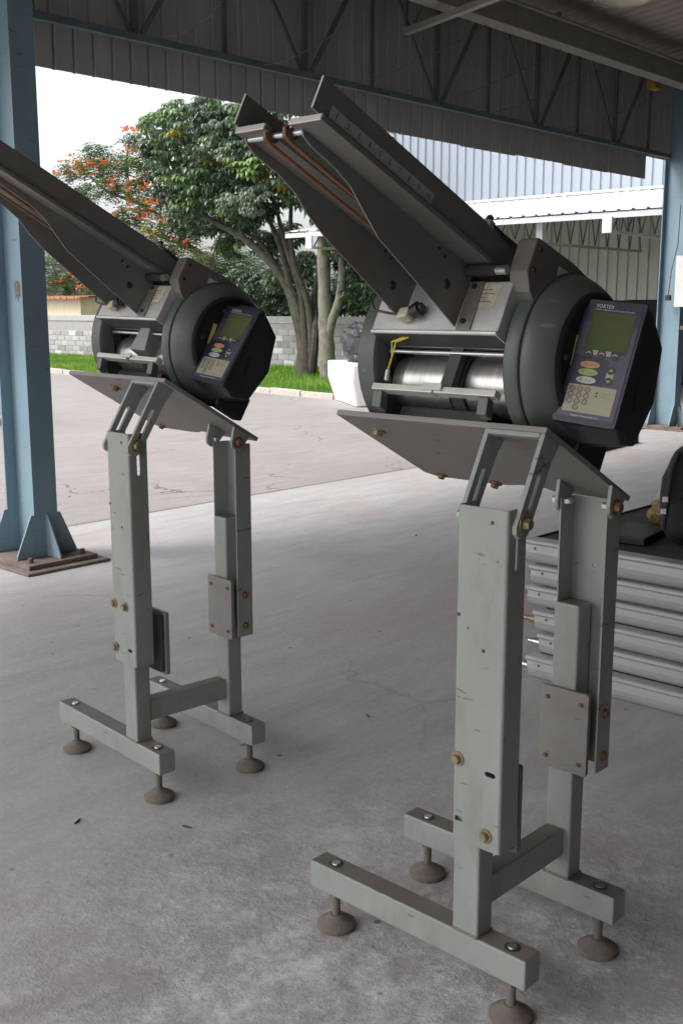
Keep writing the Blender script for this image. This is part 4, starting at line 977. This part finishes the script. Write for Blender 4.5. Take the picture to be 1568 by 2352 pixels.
    hb().tube([(-.138,1.603,.205),(-.15,1.63,.203),(-.155,1.67,.208),(-.155,1.69,.235),(-.15,1.68,.268),(-.14,1.65,.290),(-.12,1.62,.30)], .0032, 6).build('cable', M['black'], root, 0, True)
    hb().tube([(-.138,1.603,.208),(-.15,1.63,.215),(-.152,1.648,.235),(-.145,1.648,.268),(-.13,1.635,.292)], .003, 6).build('cable', M['black'], root, 0, True)
    if big:
        for dy_ in (0, .012): hb().tube([(-.09,1.60+dy_,.172),(-.088,1.635+dy_,.160),(-.07,1.648,.130),(-.065,1.652,.098)], .0022, 5).build('yellow_wire', M['wire'], root, 0, True)
        hb().tube([(-.065,1.652,.098),(-.062,1.650,.074)], .005, 8).build('connector', M['lightedge'], root)
    # --- control box; its face is turned a little towards the operator
    TL = Vector((.020, 1.236, .322)) if big else Vector((.045, 1.236, .315)); U = Vector((.030,-.130,0)); Vd = Vector((.019,.002,-.272)) if big else Vector((-.022,.002,-.271))
    back = [(.175,1.225,.30),(.185,1.115,.285),(.215,1.115,.17),(.185,1.115,.055),(.12,1.115,.03),(.175,1.225,.04),(.12,1.225,.03),(.09,1.115,.335),(.075,1.225,.345)]
    sh_ = Vector((.012,0,0))
    bx = hb().hull([TL+sh_, TL+U+sh_, TL+Vd+sh_, TL+U+Vd+sh_] + [Vector(p) for p in back]).build('control_box', M['blackbox'], root, .006, False, 3)
    hb().plate(slot(-.05,-.008,.05,.008), [], (.11,1.1115,.16), (.25,0,-.97), (.97,0,.25), (0,-1,0), .0025).build('grip_recess', M['black'], bx)
    nf = U.cross(Vd).normalized()
    if nf.x > 0: nf = -nf
    u1 = U.normalized(); v1 = (Vd - u1*Vd.dot(u1)).normalized(); UW, VH = U.length, Vd.length
    def face(name, o2, m, par, lift, th_=.0006, holes=()):
        """o2 = outline in panel units, u right and v down, both 0..1"""
        return hb().plate([(a*UW, b_*VH) for a, b_ in o2], [[(a*UW, b_*VH) for a, b_ in h_] for h_ in holes], TL + nf*lift, u1, v1, nf, th_).build(name, m, par)
    def rr(a0, b0, a1, b1, r=.02): return [(x, y*.47/1.0) for x, y in rounded(a0, b0/.47, a1, b1/.47, r)]
    bz = hb().plate(rounded(-.003, -.004, UW+.003, VH+.004, .006), [], TL - nf*.0115, u1, v1, nf, .0135).build('bezel', M['blackbox'], bx, .0015)
    fp = face('face_plate', rr(.03,.02,.97,.985,.03), M['navy'], bx, .0021, .0008)
    L0 = .0031
    face('purple_field', [(.07,.17),(.18,.17),(.18,.42),(.90,.42),(.90,.19),(.975,.19),(.975,.965),(.04,.965),(.04,.72),(.64,.72),(.66,.70),(.66,.50),(.64,.475),(.07,.45)], M['purple'], fp, L0)
    face('display', rr(.19,.085,.89,.40,.01), M['lcd'], fp, L0)
    for a in (.385, .60): face('key_link', rr(a-.045,.405,a+.055,.445,.01), M['beige'], fp, L0+.0007)
    for a in (.29,.505,.725):
        kb = face('soft_key', ell(a,.438,.074,.036), M['ink'], fp, L0+.0014)
        face('key_arc', [(a-.045,.440),(a,.428),(a+.045,.440),(a+.045,.434),(a,.421),(a-.045,.434)][::1], M['white_print'], fp, L0+.0021)
    for b_, mm, ink, txt in ((.53,'red_print','red_ink','Stop'),(.593,'green_print','green_ink','Start'),(.658,'white_print','ink_soft','Jog')):
        ov = face('oval_key', ell(.365,b_,.165,.029), M[mm], fp, L0+.0014)
        tx = hb(); add_text(tx, txt, TL + nf*(L0+.0023) + u1*(.345*UW) + v1*((b_+.011)*VH), u1, -v1, .019 if txt != 'Jog' else .013, .0055)
        tx.build('lettering', M[ink], fp)
        if txt == 'Stop': face('key_symbol', [(.26,b_-.005),(.31,b_-.009),(.31,b_+.006)], M['red_ink'], fp, L0+.0021)
        elif txt == 'Jog': face('key_symbol', ell(.28,b_,.026,.0125,14), M['ink_soft'], fp, L0+.0021, .0004, [ell(.28,b_,.016,.0075,14)])
        else: face('key_symbol', ell(.28,b_,.024,.0115,14), M['green_ink'], fp, L0+.0021)
    face('key_link', rr(.665,.56,.79,.65,.02), M['beige'], fp, L0+.0007)
    for b_, s_ in ((.557,-1),(.648,1)):
        face('arrow_key', ell(.728,b_,.068,.033), M['ink'], fp, L0+.0014); face('arrow', [(.69,b_-.008*s_),(.766,b_-.008*s_),(.728,b_+.014*s_)], M['beige'], fp, L0+.0021)
    face('keypad_field', rr(.10,.70,.90,.925,.02), M['beige'], fp, L0+.0007)
    keys = [(c_, r_) for r_ in range(3) for c_ in range(3)] + [(1,3)]
    for i_, (c_, r_) in enumerate(keys):
        a, b_ = .185 + c_*.125, .737 + r_*.05
        face('number_key', ell(a,b_,.050,.0245,20), M['ink_soft'], fp, L0+.0014, .0006, [ell(a,b_,.030,.0145,20)])
        tx = hb(); add_text(tx, str((i_+1) % 10), TL + nf*(L0+.0016) + u1*((a-.012)*UW) + v1*((b_+.010)*VH), u1, -v1, .0032, .0052); tx.build('digit', M['ink_soft'], fp)
    for b_, txt in ((.752,'Output'),(.778,'Clear')):
        face('indicator', ell(.60,b_,.017,.0085,12), M['ink'], fp, L0+.0014)
        tx = hb(); add_text(tx, txt, TL + nf*(L0+.0015) + u1*(.645*UW) + v1*((b_+.007)*VH), u1, -v1, .020, .0042); tx.build('lettering', M['ink_soft'], fp)
    for txt, a, b_, w_, h_ in (('VORTEX',.20,.052,.040,.0085),('Auto Validating Friction Feeder',.20,.075,.088,.0042),('Stepper Automation Inc',.26,.962,.062,.0048)):
        tx = hb(); add_text(tx, txt, TL + nf*(L0+.0008) + u1*(a*UW) + v1*(b_*VH), u1, -v1, w_, h_); tx.build('lettering', M['white_ink'], fp)
    return root

feeder((2.085, 1.49, 0), radians(-.5), 'grey feeder machine with number tape on its chute, standing before the stacked conveyor sections', radians(27.5), 0, (0,0,0), 0, -.032, (.412, 1.187), True)
feeder((2.268, 2.972, 0), radians(-5), 'grey feeder machine on a stand beside the blue column with triangular base gussets', radians(30.7), .033, (.053,-.002,.018), radians(1.9), 0, (.45, 1.215), False)
